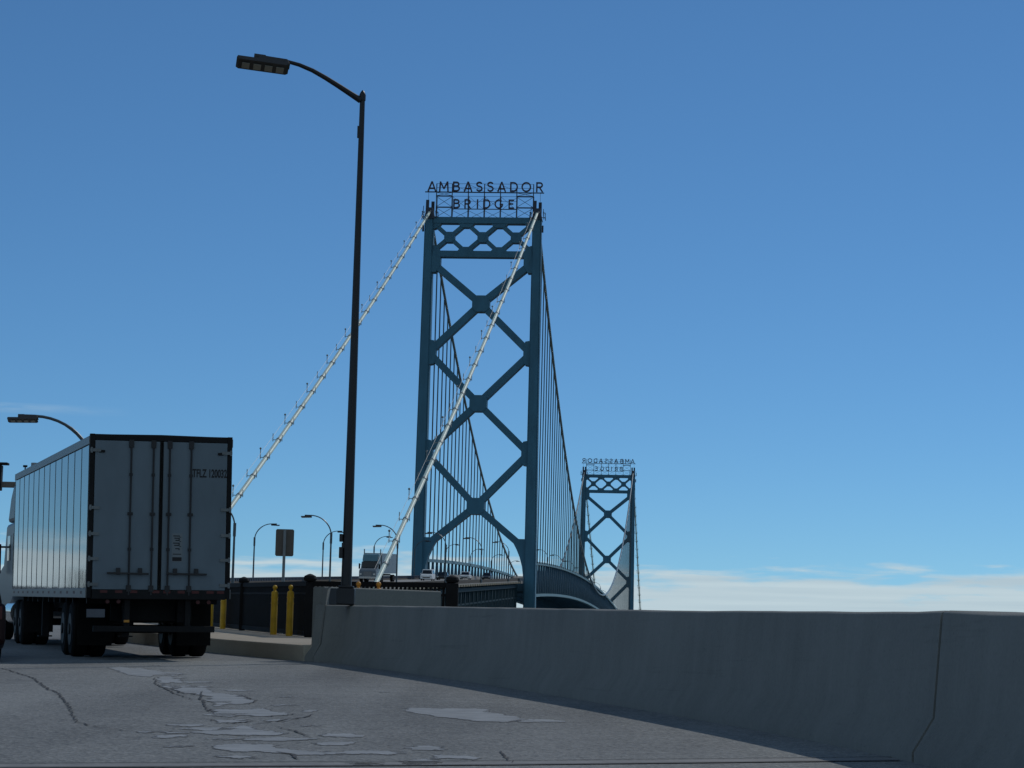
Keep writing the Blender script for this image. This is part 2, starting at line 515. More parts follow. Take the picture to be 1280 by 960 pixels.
PATCH = [
    [(-6.4, 39.4), (-6.3, 40.2), (-5.99, 39.5), (-5.87, 39.7), (-5.36, 38.13), (-4.87, 37.11), (-4.74, 35.59), (-5.13, 36.17), (-5.06, 35.06), (-5.38, 35.65), (-5.81, 37.04)],
    [(-5.04, 35.44), (-4.82, 35.55), (-4.45, 34.26), (-4.33, 32.97), (-4.51, 33.22), (-4.4, 31.99), (-4.17, 31.79), (-4.08, 30.67), (-4.28, 30.87), (-4.75, 33.6)],
    [(-4.35, 31.72), (-4.15, 32.42), (-3.7, 30.83), (-3.52, 29.82), (-3.14, 29.2), (-2.83, 27.89), (-2.76, 26.62), (-3.0, 26.74), (-3.02, 25.92), (-3.36, 27.47), (-3.43, 28.6), (-3.72, 29.23), (-3.94, 29.65)],
    [(-3.01, 25.17), (-2.93, 25.57), (-2.73, 25.45), (-2.53, 25.9), (-2.28, 25.04), (-2.12, 24.56), (-2.26, 24.01), (-2.54, 24.08), (-2.66, 23.72), (-2.86, 24.15)],
    [(-2.77, 23.2), (-2.57, 23.26), (-2.44, 23.62), (-2.39, 22.86), (-2.54, 22.66), (-2.66, 22.63)],
    [(-3.19, 20.95), (-2.95, 21.15), (-2.55, 21.26), (-2.47, 22.1), (-2.31, 22.29), (-2.11, 21.65), (-1.81, 21.08), (-1.86, 20.57), (-2.2, 20.6), (-2.56, 20.78), (-2.9, 20.82), (-3.11, 20.84)],
    [(-2.44, 20.06), (-2.16, 20.25), (-1.89, 20.44), (-1.6, 20.64), (-1.51, 20.31), (-1.67, 19.9), (-1.98, 19.92), (-2.24, 19.9)],
    [(-2.26, 19.21), (-2.15, 19.57), (-1.91, 19.63), (-1.76, 19.45), (-1.61, 18.86), (-1.35, 18.72), (-1.09, 18.88), (-0.79, 18.96), (-0.69, 18.49), (-0.87, 18.3), (-1.17, 18.35), (-1.41, 17.95), (-1.58, 18.28), (-1.82, 18.42), (-2.07, 18.45), (-2.18, 18.72)],
    [(-1.11, 26.39), (-0.86, 26.47), (-0.51, 26.39), (-0.17, 26.51), (-0.15, 25.75), (0.09, 24.93), (0.26, 24.14), (0.08, 23.6), (-0.3, 23.64), (-0.54, 24.05), (-0.81, 24.99), (-1.01, 25.47)],
    [(-1.11, 17.3), (-0.98, 17.51), (-0.87, 17.45), (-0.84, 17.2), (-1.05, 17.15)],
]


def rough_outline(poly, n=5, amp=0.035):
    out = []
    for i, (x, y) in enumerate(poly):
        x2, y2 = poly[(i + 1) % len(poly)]
        for k in range(n):
            f = k / n
            j = 0 if k == 0 else 1
            out.append((x + (x2 - x) * f + random.uniform(-amp, amp) * j, y + (y2 - y) * f + random.uniform(-amp, amp) * 2.5 * j))
    return out


for fx, fy in ((-5.9, 41.2), (-5.3, 38.9), (-4.95, 36.6), (-4.6, 34.9), (-4.2, 33.4), (-3.95, 31.6), (-3.3, 30.6), (-2.55, 28.8), (-3.15, 27.2), (-2.35, 26.6), (-2.0, 25.3), (-2.75, 24.3), (-2.15, 23.3), (-2.9, 22.2),
               (-1.7, 22.4), (-2.6, 21.6), (-1.4, 20.9), (-2.75, 20.3), (-1.35, 19.7), (-0.6, 19.3), (-2.5, 19.0), (-0.35, 18.2), (-1.9, 17.9), (-0.6, 17.6), (-1.5, 30.8), (0.35, 23.9)):
    rx_, ry_ = random.uniform(0.10, 0.30), random.uniform(0.16, 0.42)
    PATCH.append([(fx + rx_ * math.cos(R(a_)) * random.uniform(.7, 1.2), fy + ry_ * math.sin(R(a_)) * random.uniform(.7, 1.2)) for a_ in range(0, 360, 45)])
RIMS = []


def patch_grid(poly, dx=0.035, dy=0.075):
    n_ = len(poly)

    def inside(x, y):
        c = False
        for i in range(n_):
            (x1, y1), (x2, y2) = poly[i], poly[i - 1]
            if (y1 > y) != (y2 > y) and x < (x2 - x1) * (y - y1) / (y2 - y1) + x1:
                c = not c
        return c

    def dist(x, y):
        best = 9
        for i in range(n_):
            (x1, y1), (x2, y2) = poly[i], poly[i - 1]
            ax, ay, bx, by = x1, y1 * .45, x2, y2 * .45
            px, py = x, y * .45
            l2 = (bx - ax) ** 2 + (by - ay) ** 2
            t = 0 if l2 == 0 else max(0, min(1, ((px - ax) * (bx - ax) + (py - ay) * (by - ay)) / l2))
            best = min(best, math.hypot(px - ax - t * (bx - ax), py - ay - t * (by - ay)))
        return best
    x0, x1 = min(p[0] for p in poly), max(p[0] for p in poly)
    y0, y1 = min(p[1] for p in poly), max(p[1] for p in poly)
    nx, ny = int((x1 - x0) / dx) + 3, int((y1 - y0) / dy) + 3
    idx, vs, ed, fs = {}, [], [], []

    def vert(i, j):
        if (i, j) not in idx:
            x, y = x0 + (i - 1) * dx, y0 + (j - 1) * dy
            idx[(i, j)] = len(vs)
            vs.append((x, y, zr(x, y) + 0.004))
            d = dist(x, y)
            ed.append(d if inside(x, y) else -d)
        return idx[(i, j)]
    for i in range(nx):
        for j in range(ny):
            if inside(x0 + (i - .5) * dx, y0 + (j - .5) * dy):
                fs.append((vert(i, j), vert(i + 1, j), vert(i + 1, j + 1), vert(i, j + 1)))
    o = MB().add(vs, fs).build('road_patch', 'patch', road, fix=False)
    at = o.data.attributes.new('edge', 'FLOAT', 'POINT')
    at.data.foreach_set('value', ed)
    return o


for p in PATCH:
    ro = rough_outline(p)
    patch_grid(ro)
    RIMS.append(ro)


def crack(pts, w):
    mb = MB()
    fine = []
    for (x, y), (x2, y2) in zip(pts, pts[1:]):
        n = max(2, int(math.hypot(x2 - x, y2 - y) / 0.12))
        for k in range(n):
            f = k / n
            fine.append((x + (x2 - x) * f + random.uniform(-.02, .02), y + (y2 - y) * f + random.uniform(-.05, .05)))
    fine.append(pts[-1])
    vs, fs = [], []
    for i, (x, y) in enumerate(fine):
        a, b = fine[max(0, i - 1)], fine[min(len(fine) - 1, i + 1)]
        d = Vector((b[0] - a[0], b[1] - a[1])).normalized()
        ww = w * random.uniform(0.55, 1.0) * (0.4 + 0.6 * math.sin(math.pi * min(1, max(0, i / (len(fine) - 1))))) / 2
        for sg in (-1, 1):
            px, py = x - d.y * ww * sg, y + d.x * ww * sg
            vs.append((px, py, zr(px, py) + 0.008))
        if i:
            fs.append((2 * i - 2, 2 * i, 2 * i + 1, 2 * i - 1))
    mb.add(vs, fs)
    o = mb.build('road_crack', 'crack', road, fix=False)
    if o.data.polygons[0].normal.z < 0:
        o.data.flip_normals()


for pts, w in (([(-9.29, 42.43), (-7.57, 37.4), (-6.61, 34.31), (-5.52, 29.8), (-5.29, 29.11), (-4.57, 25.78), (-3.89, 22.4), (-3.53, 21.52), (-3.19, 21.0)], 0.035),
               ([(-3.7, 30.1), (-3.5, 28.3), (-3.12, 25.73), (-3.0, 24.89)], 0.03), ([(-0.03, 19.04), (0.02, 18.28), (0.07, 17.66)], 0.025),
               ([(-4.98, 34.9), (-4.6, 32.4), (-4.42, 31.6), (-3.95, 29.4), (-3.5, 27.6)], 0.03), ([(-2.02, 22.1), (-1.83, 21.44), (-1.62, 20.6)], 0.03),
               ([(-2.3, 22.5), (-2.1, 23.2), (-1.95, 23.9), (-1.9, 24.6)], 0.03), ([(-1.7, 18.5), (-1.52, 18.1), (-1.47, 17.7)], 0.04)):
    crack(pts, w)


for ro in RIMS[2:5]:
    k0 = random.randrange(len(ro))
    for st_ in range(2):
        ln = random.randint(len(ro) // 7, len(ro) // 3)
        crack([ro[(k0 + j) % len(ro)] for j in range(ln)], random.uniform(0.015, 0.035))
        k0 += len(ro) // 2


def strip(name, pts, w, lift, m):
    vs, fs = [], []
    for i, (x, y) in enumerate(pts):
        vs += [(x, y - w / 2, zr(x, y - w / 2) + lift), (x, y + w / 2, zr(x, y + w / 2) + lift)]
        if i:
            fs.append((2 * i - 2, 2 * i, 2 * i + 1, 2 * i - 1))
    o = MB().add(vs, fs).build(name, m, road, fix=False)
    if o.data.polygons[0].normal.z < 0:
        o.data.flip_normals()
    return o


jp = [(-14, 13.0), (-3.69, 16.45), (-2.35, 16.86), (0.07, 17.62), (1.98, 18.36), (3.0, 18.75)]
strip('expansion_joint', jp, 0.36, 0.004, 'joint')
strip('joint_seal', [(x, y + 0.2) for x, y in jp], 0.05, 0.009, 'crack')
strip('joint_seal', [(x, y - 0.2) for x, y in jp], 0.05, 0.009, 'crack')

# sidewalk with its tall kerb
walk_poly = [(-3.75, 45.6), (-4.72, 47.85), (-5.77, 50.45), (-7.2, 54.7), (-9.3, 61), (-11.8, 72), (-14.3, 85), (-12.5, 86), (-8.6, 72.2), (-6.9, 65), (-4.3, 54.9), (-1.0, 53.2), (-0.6, 48.5), (-2.7, 45.9)]
vs = [(x, y, zr(x, y) - 0.2) for x, y in walk_poly] + [(x, y, zr(x, y) + 0.30) for x, y in walk_poly]
n = len(walk_poly)
sw = MB().add(vs, [tuple(range(n - 1, -1, -1)), tuple(range(n, 2 * n))] + [(i, (i + 1) % n, n + (i + 1) % n, n + i) for i in range(n)]).build('sidewalk', 'walk', None, bevel=0.025)
tag(sw, kind='structure')

g = MB().add([(-9000, -3000, -16), (9000, -3000, -16), (9000, 16000, -16), (-9000, 16000, -16)], [(0, 1, 2, 3)]).build('ground', 'ground', None, fix=False)
tag(g, kind='structure')

# ------------------------------------------------------------------ concrete barrier
barrier = thing('concrete_barrier', 'long curving grey concrete roadside barrier wall with sloped foot beside the road', 'barrier')


def wall_h(y):
    pts = [(-12, 1.12), (13, 1.12), (17.6, 1.128), (18.2, 1.134), (18.45, 1.135), (19.2, 1.12), (22, 1.112), (27, 1.085), (34, 1.075), (43, 1.055), (46, 1.05)]
    for (a, ha), (b, hb) in zip(pts, pts[1:]):
        if y <= b:
            return ha + (hb - ha) * (y - a) / (b - a)
    return 1.05


def resample(pts, step):
    out = []
    for (x, y), (x2, y2) in zip(pts, pts[1:]):
        k = max(1, int(math.hypot(x2 - x, y2 - y) / step))
        for i in range(k):
            out.append((x + (x2 - x) * i / k, y + (y2 - y) * i / k))
    out.append(pts[-1])
    return out


def smooth_path(pts, it=3):
    for _ in range(it):
        pts = [pts[0]] + [((a[0] + 2 * b[0] + c[0]) / 4, (a[1] + 2 * b[1] + c[1]) / 4) for a, b, c in zip(pts, pts[1:], pts[2:])] + [pts[-1]]
    return pts


def barrier_panel(path, jit=0.004):
    secs = []
    for i, (x, y) in enumerate(path):
        a, b = path[max(0, i - 1)], path[min(len(path) - 1, i + 1)]
        d = Vector((b[0] - a[0], b[1] - a[1])).normalized()   # towards the camera
        nrm = Vector((d.y, -d.x))                               # towards the road (left)
        if nrm.x > 0:
            nrm = -nrm
        h = wall_h(y) + random.uniform(-jit, jit)
        prof = [(0.24, -0.15), (0.24, 0.07), (0.08, 0.33), (0.018, h - 0.026), (0.008, h - 0.014), (-0.035, h), (-0.55, h + 0.004), (-0.58, h - 0.03), (-0.62, -0.15)]
        secs.append([(x + nrm.x * o, y + nrm.y * o, zr(x, y) + z) for o, z in prof])
    return MB().loft(secs)


def clip(path, y0, y1):
    return [p for p in path if y0 <= p[1] <= y1]


fullp = resample(BT[1:], 0.5)
fullp = smooth_path(fullp, 4)
far = [(-3.55, 45.75), (-3.3, 45.46)] + [p for p in fullp if p[1] > 18.46] + [(3.300, 18.452)]
near = [(3.3085, 18.409)] + [p for p in fullp if p[1] < 18.36]
barrier_panel(far).build('wall_panel', 'concrete', barrier, smooth=True)
barrier_panel(near).build('wall_panel', 'concrete', barrier, smooth=True)
jf = barrier_panel([(3.298, 18.46), (3.309, 18.40)], 0.0).build('joint_filler', 'parapet', barrier)
for v in jf.data.vertices:      # sits back from the faces
    v.co.x += 0.018
    v.co.z -= 0.025
# raised back wall on the far end, behind the ledge that carries the lamp
ups = []
ub = [(-3.40, 45.66), (-1.28, 47.6)]
uh = [1.39, 1.345]
d = (Vector(ub[1]) - Vector(ub[0])).normalized()
nn = Vector((-d.y, d.x))
secs = []
for (x, y), h in zip(ub, uh):
    secs.append([(x + nn.x * o, y + nn.y * o, zr(x, y) + z) for o, z in ((0, 0.0), (0, h - .02), (0.02, h), (0.33, h), (0.35, h - .02), (0.35, 0.0))])
MB().loft(secs).build('raised_wall', 'concrete', barrier)
# end pilaster that closes the ledge
pil = [(-3.66, 45.78), (-3.52, 45.60), (-3.40, 45.44)]
secs = []
for h, sh in ((-0.1, 0.26), (0.07, 0.26), (0.33, 0.10), (1.36, -0.02), (1.385, -0.06)):
    secs.append([(-3.46 - sh * 0.8, 45.70 - sh * 0.45, zr(-3.6, 45.7) + h), (-3.35 - sh * 0.8, 45.50 - sh * 0.45, zr(-3.6, 45.7) + h), (-3.29, 45.72, zr(-3.6, 45.7) + h), (-3.36, 45.95, zr(-3.6, 45.7) + h)])
MB().loft(secs).build('end_pilaster', 'concrete', barrier)

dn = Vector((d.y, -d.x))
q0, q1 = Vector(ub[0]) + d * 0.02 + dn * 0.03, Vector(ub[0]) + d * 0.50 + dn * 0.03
MB().prism([(0, 1.06), (1, 1.06), (1, 1.36), (0, 1.36)], 0.0, 0.02, lambda u, v, w: (q0.x + (q1.x - q0.x) * u + dn.x * w, q0.y + (q1.y - q0.y) * u + dn.y * w, zr(q0.x, q0.y) + v)).build('dark_panel', 'alu_dark', barrier)  # dark plate standing for the recess between pilaster and lamp base

# ------------------------------------------------------------------ near street lamp on the barrier
LX, LY = -2.93, 44.55
LZ = zr(LX, LY) + 1.055
sl_ = thing('street_lamp', 'tall black street lamp with a flat LED head standing on the concrete barrier', 'street lamp', (LX, LY, LZ))
MB().box((0, 0, 0.15), (0.33, 0.33, 0.30)).box((0, 0, 0.325), (0.28, 0.28, 0.05)).build('base', 'pole', sl_, bevel=0.02)
PH = 9.42
MB().tube([(0, 0, 0.3), (0, 0, 0.9), (0, 0, PH)], [0.098, 0.094, 0.048], 16).build('pole', 'pole', sl_, smooth=True)
MB().lathe([(0.06, 0), (0.062, 0.10), (0.05, 0.14), (0.02, 0.19), (0.005, 0.2)], (0, 0, PH - 0.02)).build('pole_cap', 'pole', sl_, smooth=True)
MB().box((-0.115, -0.03, 0.95), (0.07, 0.13, 0.2)).box((-0.12, -0.03, 1.22), (0.06, 0.1, 0.14)).box((-0.08, -0.03, 1.08), (0.05, 0.09, 0.1)).build('junction_box', 'pole', sl_, bevel=0.008)
MB().box((-0.055, 0, PH - 0.62), (0.04, 0.07, 0.22)).build('bracket', 'pole', sl_)
# arm: rises from the pole and flattens towards the head, pointing left over the road
AD = Vector((-0.985, -0.17, 0)).normalized()
arm = []
for a, h in ((0.03, -0.02), (0.22, 0.09), (0.45, 0.225), (0.7, 0.365), (0.95, 0.49), (1.2, 0.58), (1.45, 0.635), (1.7, 0.66)):
    arm.append(AD * a + Vector((0, 0, PH + h)))
MB().tube(arm, [0.062, 0.055, 0.05, 0.046, 0.042, 0.038, 0.034, 0.032], 12).build('arm', 'pole', sl_, smooth=True)
hd = thing('x', None, None)
bpy.data.objects.remove(hd)


def lamp_head(parent, org, ax, side, L=0.98, Wd=0.36, tilt=0.0, mname='alu_dark'):
    """flat LED head: a slim tray with driver box on top and four lens strips below"""
    ax = Vector(ax).normalized()
    sd = Vector(side).normalized()
    up = sd.cross(ax).normalized()
    if up.z < 0:
        up = -up
    def f(u, v, w):
        return org + ax * u + sd * w + up * v
    mb = MB()
    prof = [(0.0, 0.03), (0.05, 0.0), (L - 0.05, 0.0), (L, 0.03), (L - 0.02, 0.075), (0.02, 0.075)]
    mb.prism(prof, -Wd / 2, Wd / 2, f)
    h = mb.build('lamp_head', mname, parent, bevel=0.006)
    MB().prism([(-0.02, 0.08), (0.60, 0.08), (0.56, 0.19), (0.04, 0.18)], -Wd * 0.30, Wd * 0.30, f).build('driver_box', mname, h, bevel=0.01)
    MB().prism([(0.42, 0.17), (0.66, 0.12), (0.66, 0.235), (0.45, 0.235)], -0.05, 0.05, f).build('photocell', mname, h)
    for k in range(4):
        a = 0.09 + k * (L - 0.13) / 4
        MB().prism([(a, -0.004), (a + (L - 0.2) / 4 * 0.72, -0.004), (a + (L - 0.2) / 4 * 0.72, -0.02), (a, -0.02)], -Wd * 0.30, Wd * 0.22, f).build('lens', 'lens', h)
    return h


hax = (AD + Vector((0, 0, 0.075))).normalized()
lamp_head(sl_, AD * 1.40 + Vector((0, 0, PH + 0.46)), hax, Vector((-AD.y, AD.x, 0)) + Vector((0, 0, 0.30)))
tops = MB()
tops.bar(AD * 1.62 + Vector((0, 0, PH + 0.63)), AD * 2.02 + Vector((0, 0, PH + 0.67)), 0.07, 0.05)
tops.build('arm_clamp', 'pole', sl_)

# ------------------------------------------------------------------ fence behind the sidewalk
fence = thing('iron_fence', 'dark iron fence with round topped posts along the back of the sidewalk', 'fence')
FP = [(-11.6, 83.0), (-9.25, 74.0), (-6.98, 64.8), (-4.42, 54.8), (-1.19, 53.2)]
FZ = 0.3
for i, (x, y) in enumerate(FP):
    z = zr(x, y) + FZ
    big = i == len(FP) - 1
    s_ = 0.27 if big else 0.17
    MB().box((x, y, z + 0.62), (s_, s_, 1.24)).build('post', 'fence', fence, bevel=0.01)
    MB().lathe([(0.02, 0), (0.13, 0.02), (0.15, 0.07), (0.13, 0.13), (0.05, 0.17), (0.01, 0.18)], (x, y, z + 1.24)).build('post_cap', 'fence', fence, smooth=True)
for (x, y), (x2, y2) in zip(FP, FP[1:]):
    z, z2 = zr(x, y) + FZ, zr(x2, y2) + FZ
    MB().bar((x, y, z + 1.20), (x2, y2, z2 + 1.20), 0.09, 0.11).build('top_rail', 'fence', fence)
    MB().bar((x, y, z + 0.09), (x2, y2, z2 + 0.09), 0.07, 0.10).bar((x, y, z + 0.98), (x2, y2, z2 + 0.98), 0.05, 0.05).build('rail', 'fence', fence)
    pk = MB()
    L = math.hypot(x2 - x, y2 - y)
    k = int(L / 0.105)
    for j in range(1, k):
        f_ = j / k
        px, py = x + (x2 - x) * f_, y + (y2 - y) * f_
        pz = z + (z2 - z) * f_
        pk.box((px, py, pz + 0.62), (0.046, 0.035, 1.1), math.atan2(y2 - y, x2 - x))
    pk.build('picket_panel', 'fence', fence)

# ------------------------------------------------------------------ bollards and road sign
BL = [(-5.50, 57.95, 'yellow', 'yellow round topped bollard just left of the road sign post'),
      (-4.97, 56.2, 'yellow', 'yellow round topped bollard just right of the road sign post'),
      (-8.33, 68.95, 'yellow', 'yellow bollard half hidden behind the trailer tyre, the left one of its pair'),
      (-7.80, 67.4, 'yellow', 'yellow bollard beside the rear corner of the trailer, the right one of its pair'),
      (-3.24, 53.3, 'orange', 'amber ball of a bollard over the raised wall, nearer the black lamp pole'),
      (-2.79, 53.1, 'orange', 'amber ball of a bollard over the raised wall, below the backstay foot')]
b0 = None
for x, y, m, lab in BL:
    z = zr(x, y) + 0.3
    t = thing('bollard', lab, 'bollard', (x, y, z), 0, 'yellow bollards on the sidewalk')
    hh = 0.99 if m == 'yellow' else 1.07
    MB().lathe([(0.080, 0), (0.080, hh), (0.068, hh + 0.03), (0.032, hh + 0.05), (0.032, hh + 0.08)], (0, 0, 0), 16).build('post', m, t, smooth=True)
    MB().lathe([(0.02, 0), (0.045, 0.018), (0.057, 0.055), (0.045, 0.092), (0.02, 0.11), (0.004, 0.113)], (0, 0, hh + 0.07), 16).build('ball_top', m, t, smooth=True)
    for dz_ in (0.12, 0.26):
        MB().lathe([(0.087, 0), (0.087, 0.03)], (0, 0, hh - dz_), 16).build('band', m, t, smooth=True)

sx, sy = -5.62, 61.3
sg = thing('road_sign', 'back of a grey rectangular road sign on a thin steel post by the fence', 'road sign', (sx, sy, zr(sx, sy) + 0.3))
MB().box((0, 0, 1.27), (0.07, 0.05, 2.6)).build('post', 'galv', sg, bevel=0.006)
MB().prism([(-0.20, 1.92), (0.20, 1.92), (0.23, 1.95), (0.23, 2.57), (0.20, 2.60), (-0.20, 2.60), (-0.23, 2.57), (-0.23, 1.95)], 0.03, 0.045, lambda u, v, w: (u, w, v)).build('panel', 'signback', sg)

# ------------------------------------------------------------------ the bridge (frame: X right, Y along the axis, Z up; origin at mid span)
PSI = 0.0844
BO = Vector((-6.1648 + math.sin(PSI) * 282, 453.0586 + math.cos(PSI) * 282, 0))
HALF = 282.0


def zdeck(u):
    a = abs(u)
    return 25.1 - 8.245e-5 * u * u if a < HALF else 18.55 - 0.0465 * (a - HALF)


def zcable(u):
    a = abs(u)
    if a <= HALF:
        return 26.8 + (88.0 - 26.8) * (u / HALF) ** 2
    f = (a - HALF) / 205.0
    return 88.0 + (9.6 - 88.0) * f - 1.3 * 4 * f * (1 - f)


def bthing(name, label, cat, u=0.0, s=0.0, z=0.0, turn=False, group=None):
    c, sn = math.cos(PSI), math.sin(PSI)
    p = BO + Vector((c * s + sn * u, -sn * s + c * u, z))
    return thing(name, label, cat, p, -PSI + (math.pi if turn else 0), group)


# ---- towers
tw = bthing('bridge_tower', 'near tall teal steel suspension tower with three large X braces', 'bridge tower', -HALF)
ZB = -16.5


def leg_s(z):
    return 10.2 + 0.27 * (87 - z) / 70.0


for sd in (-1, 1):
    secs = []
    for z, w, dp in ((ZB, 2.45, 4.4), (18, 2.15, 3.6), (60, 1.88, 3.0), (86.6, 1.70, 2.6)):
        c = sd * leg_s(z)
        # cruciform-ish cell section: a box with recessed corners
        hw, hd_ = w / 2, dp / 2
        e = 0.22
        secs.append([(c - hw + e, -hd_, z), (c + hw - e, -hd_, z), (c + hw - e, -hd_ + 0.35, z), (c + hw, -hd_ + 0.35, z), (c + hw, hd_ - 0.35, z), (c + hw - e, hd_ - 0.35, z),
                     (c + hw - e, hd_, z), (c - hw + e, hd_, z), (c - hw + e, hd_ - 0.35, z), (c - hw, hd_ - 0.35, z), (c - hw, -hd_ + 0.35, z), (c - hw + e, -hd_ + 0.35, z)])
    MB().loft(secs).build('leg', 'teal', tw)
    mb = MB()
    mb.loft([[(sd * 10.2 - 0.95, -1.5, 86.4), (sd * 10.2 + 0.95, -1.5, 86.4), (sd * 10.2 + 0.95, 1.5, 86.4), (sd * 10.2 - 0.95, 1.5, 86.4)],
             [(sd * 10.2 - 0.55, -1.0, 88.6), (sd * 10.2 + 0.55, -1.0, 88.6), (sd * 10.2 + 0.55, 1.0, 88.6), (sd * 10.2 - 0.55, 1.0, 88.6)]])
    mb.bar((sd * 10.2 - 0.45, -0.9, 87.6), (sd * 10.2 - 0.45, -0.6, 90.1), 0.22, 0.6)
    mb.bar((sd * 10.2 + 0.45, 0.5, 87.6), (sd * 10.2 + 0.45, 0.4, 90.0), 0.22, 0.6)
    mb.build('saddle', 'frame', tw)
    mb = MB()
    for a, b, h in ((-1.4, -1.4, 1.2), (-1.2, -1.5, 2.2), (1.3, -1.3, 1.3), (1.25, -0.3, 2.0), (-1.3, 0.4, 1.5), (1.5, 1.0, 1.6)):
        mb.bar((sd * 10.2 + a, b, 86.6), (sd * 10.2 + a * 0.9, b, 86.6 + h), 0.11, 0.11)
    mb.bar((sd * 10.2 - 1.4, -1.4, 87.7), (sd * 10.2 - 1.1, 0.4, 87.9), 0.09, 0.09)
    mb.bar((sd * 10.2 + 1.3, -1.3, 87.7), (sd * 10.2 + 1.5, 1.0, 87.9), 0.09, 0.09)
    mb.bar((sd * 10.2 - 1.4, -1.45, 86.75), (sd * 10.2 + 1.5, -1.3, 86.75), 0.1, 0.1)
    mb.bar((sd * 10.2 - 1.4, -1.45, 86.76), (sd * 10.2 - 1.3, 1.0, 86.76), 0.1, 0.1)
    mb.bar((sd * 10.2 + 1.5, -1.45, 86.77), (sd * 10.2 + 1.5, 1.0, 86.77), 0.1, 0.1)
    mb.build('cap_railing', 'frame', tw)
    MB().box((sd * 10.2 + sd * 1.1, -1.1, 84.6), (0.35, 0.35, 1.3)).build('beacon', 'frame', tw)
DP = 2.2   # depth of the bracing between the legs
fxz = lambda u, v, w: (u, w, v)
MB().prism([(-9.4, 85.62), (9.4, 85.62), (9.4, 86.78), (-9.4, 86.78)], -DP / 2, DP / 2, fxz).build('top_beam', 'teal', tw)
MB().prism([(-9.4, 79.17), (9.4, 79.17), (9.4, 80.33), (-9.4, 80.33)], -DP / 2, DP / 2, fxz).build('lower_beam', 'teal', tw)


def diag(mb, p, q, w, dp):
    mb.bar((p[0], 0, p[1]), (q[0], 0, q[1]), w, dp, up=(0, 1, 0))


lat = MB()
for k in (-6.3, 0, 6.3):
    zc = 82.97
    for dx in (-3.15, 3.15):
        for zz in (80.2, 85.74):
            diag(lat, (k, zc), (k + dx, zz), 0.72, DP * 0.8)
    a, c = 0.98, 0.5
    lat.prism([(k - a, zc - c), (k - c * 1.1, zc - a), (k + c * 1.1, zc - a), (k + a, zc - c), (k + a, zc + c), (k + c * 1.1, zc + a), (k - c * 1.1, zc + a), (k - a, zc + c)], -DP * 0.46, DP * 0.46, fxz)
for k in (-3.15, 3.15):
    for zz, sg_ in ((80.33, 1), (85.62, -1)):
        lat.prism([(k - 1.55, zz), (k + 1.55, zz), (k + 0.85, zz + sg_ * 0.78), (k - 0.85, zz + sg_ * 0.78)], -DP * 0.45, DP * 0.45, fxz)
for k in (-1, 1):
    for zz, sg_ in ((80.33, 1), (85.62, -1)):
        lat.prism([(k * 9.3, zz), (k * 7.9, zz), (k * 8.5, zz + sg_ * 0.8), (k * 9.3, zz + sg_ * 1.1)], -DP * 0.45, DP * 0.45, fxz)
lat.build('lattice', 'teal', tw)
NODES = [78.2, 61.0, 42.2, 24.2]
CENT = [70.3, 51.45, 32.2]
for i, zc in enumerate(CENT):
    mb = MB()
    for sd in (-1, 1):
        for zz in (NODES[i], NODES[i + 1]):
            end = sd * (leg_s(zz) - 0.7)
            diag(mb, (0, zc), (end, zz), 1.25, DP)
    a, c = 1.62, 0.85
    mb.prism([(-a, zc - c), (-c, zc - a * 0.95), (c, zc - a * 0.95), (a, zc - c), (a, zc + c), (c, zc + a * 0.95), (-c, zc + a * 0.95), (-a, zc + c)], -DP * 0.56, DP * 0.56, fxz)
    mb.build('cross_brace', 'teal', tw)
for i, zz in enumerate(NODES):
    for sd in (-1, 1):
        e = leg_s(zz)
        inner = e - 2.05
        if i == 0:
            pts = [(e - 0.6, zz + 1.2), (inner - 0.3, zz + 1.2), (inner - 0.3, zz - 0.6), (inner + 0.5, zz - 2.0), (e - 0.6, zz - 2.0)]
        elif i == 3:
            pts = [(e - 0.6, zz + 2.05), (inner - 0.1, zz + 2.05), (inner - 1.15, zz + 1.3), (inner - 0.5, zz + 0.1), (inner + 0.1, zz - 1.3), (inner + 0.6, zz - 3.1), (inner + 0.85, zz - 5.0), (e - 0.6, zz - 6.4)]
        else:
            pts = [(e - 0.6, zz + 2.4), (inner + 0.35, zz + 2.2), (inner, zz + 1.5), (inner, zz - 1.5), (inner + 0.35, zz - 2.2), (e - 0.6, zz - 2.4)]
        MB().prism([(sd * u, v) for u, v in pts], -DP * 0.54, DP * 0.54, fxz).build('gusset_plate', 'teal', tw)
MB().prism([(-9.6, 8.5), (9.6, 8.5), (9.6, 10.2), (-9.6, 10.2)], -DP / 2, DP / 2, fxz).build('strut', 'teal', tw)
t2 = copy_tree(tw)
t2['label'] = 'far teal steel suspension tower, smaller, at the other end of the main span'
for t in (tw, t2):
    t['group'] = 'towers of the suspension bridge'
c_, s_n = math.cos(PSI), math.sin(PSI)
t2.location = BO + Vector((s_n * HALF, c_ * HALF, 0))
t2.rotation_euler = (0, 0, -PSI + math.pi)

# ---- rooftop sign
def arc(cx, cz, rx, rz, a0, a1, n=10):
    return [(cx + rx * math.cos(R(a0 + (a1 - a0) * k / n)), cz + rz * math.sin(R(a0 + (a1 - a0) * k / n))) for k in range(n + 1)]


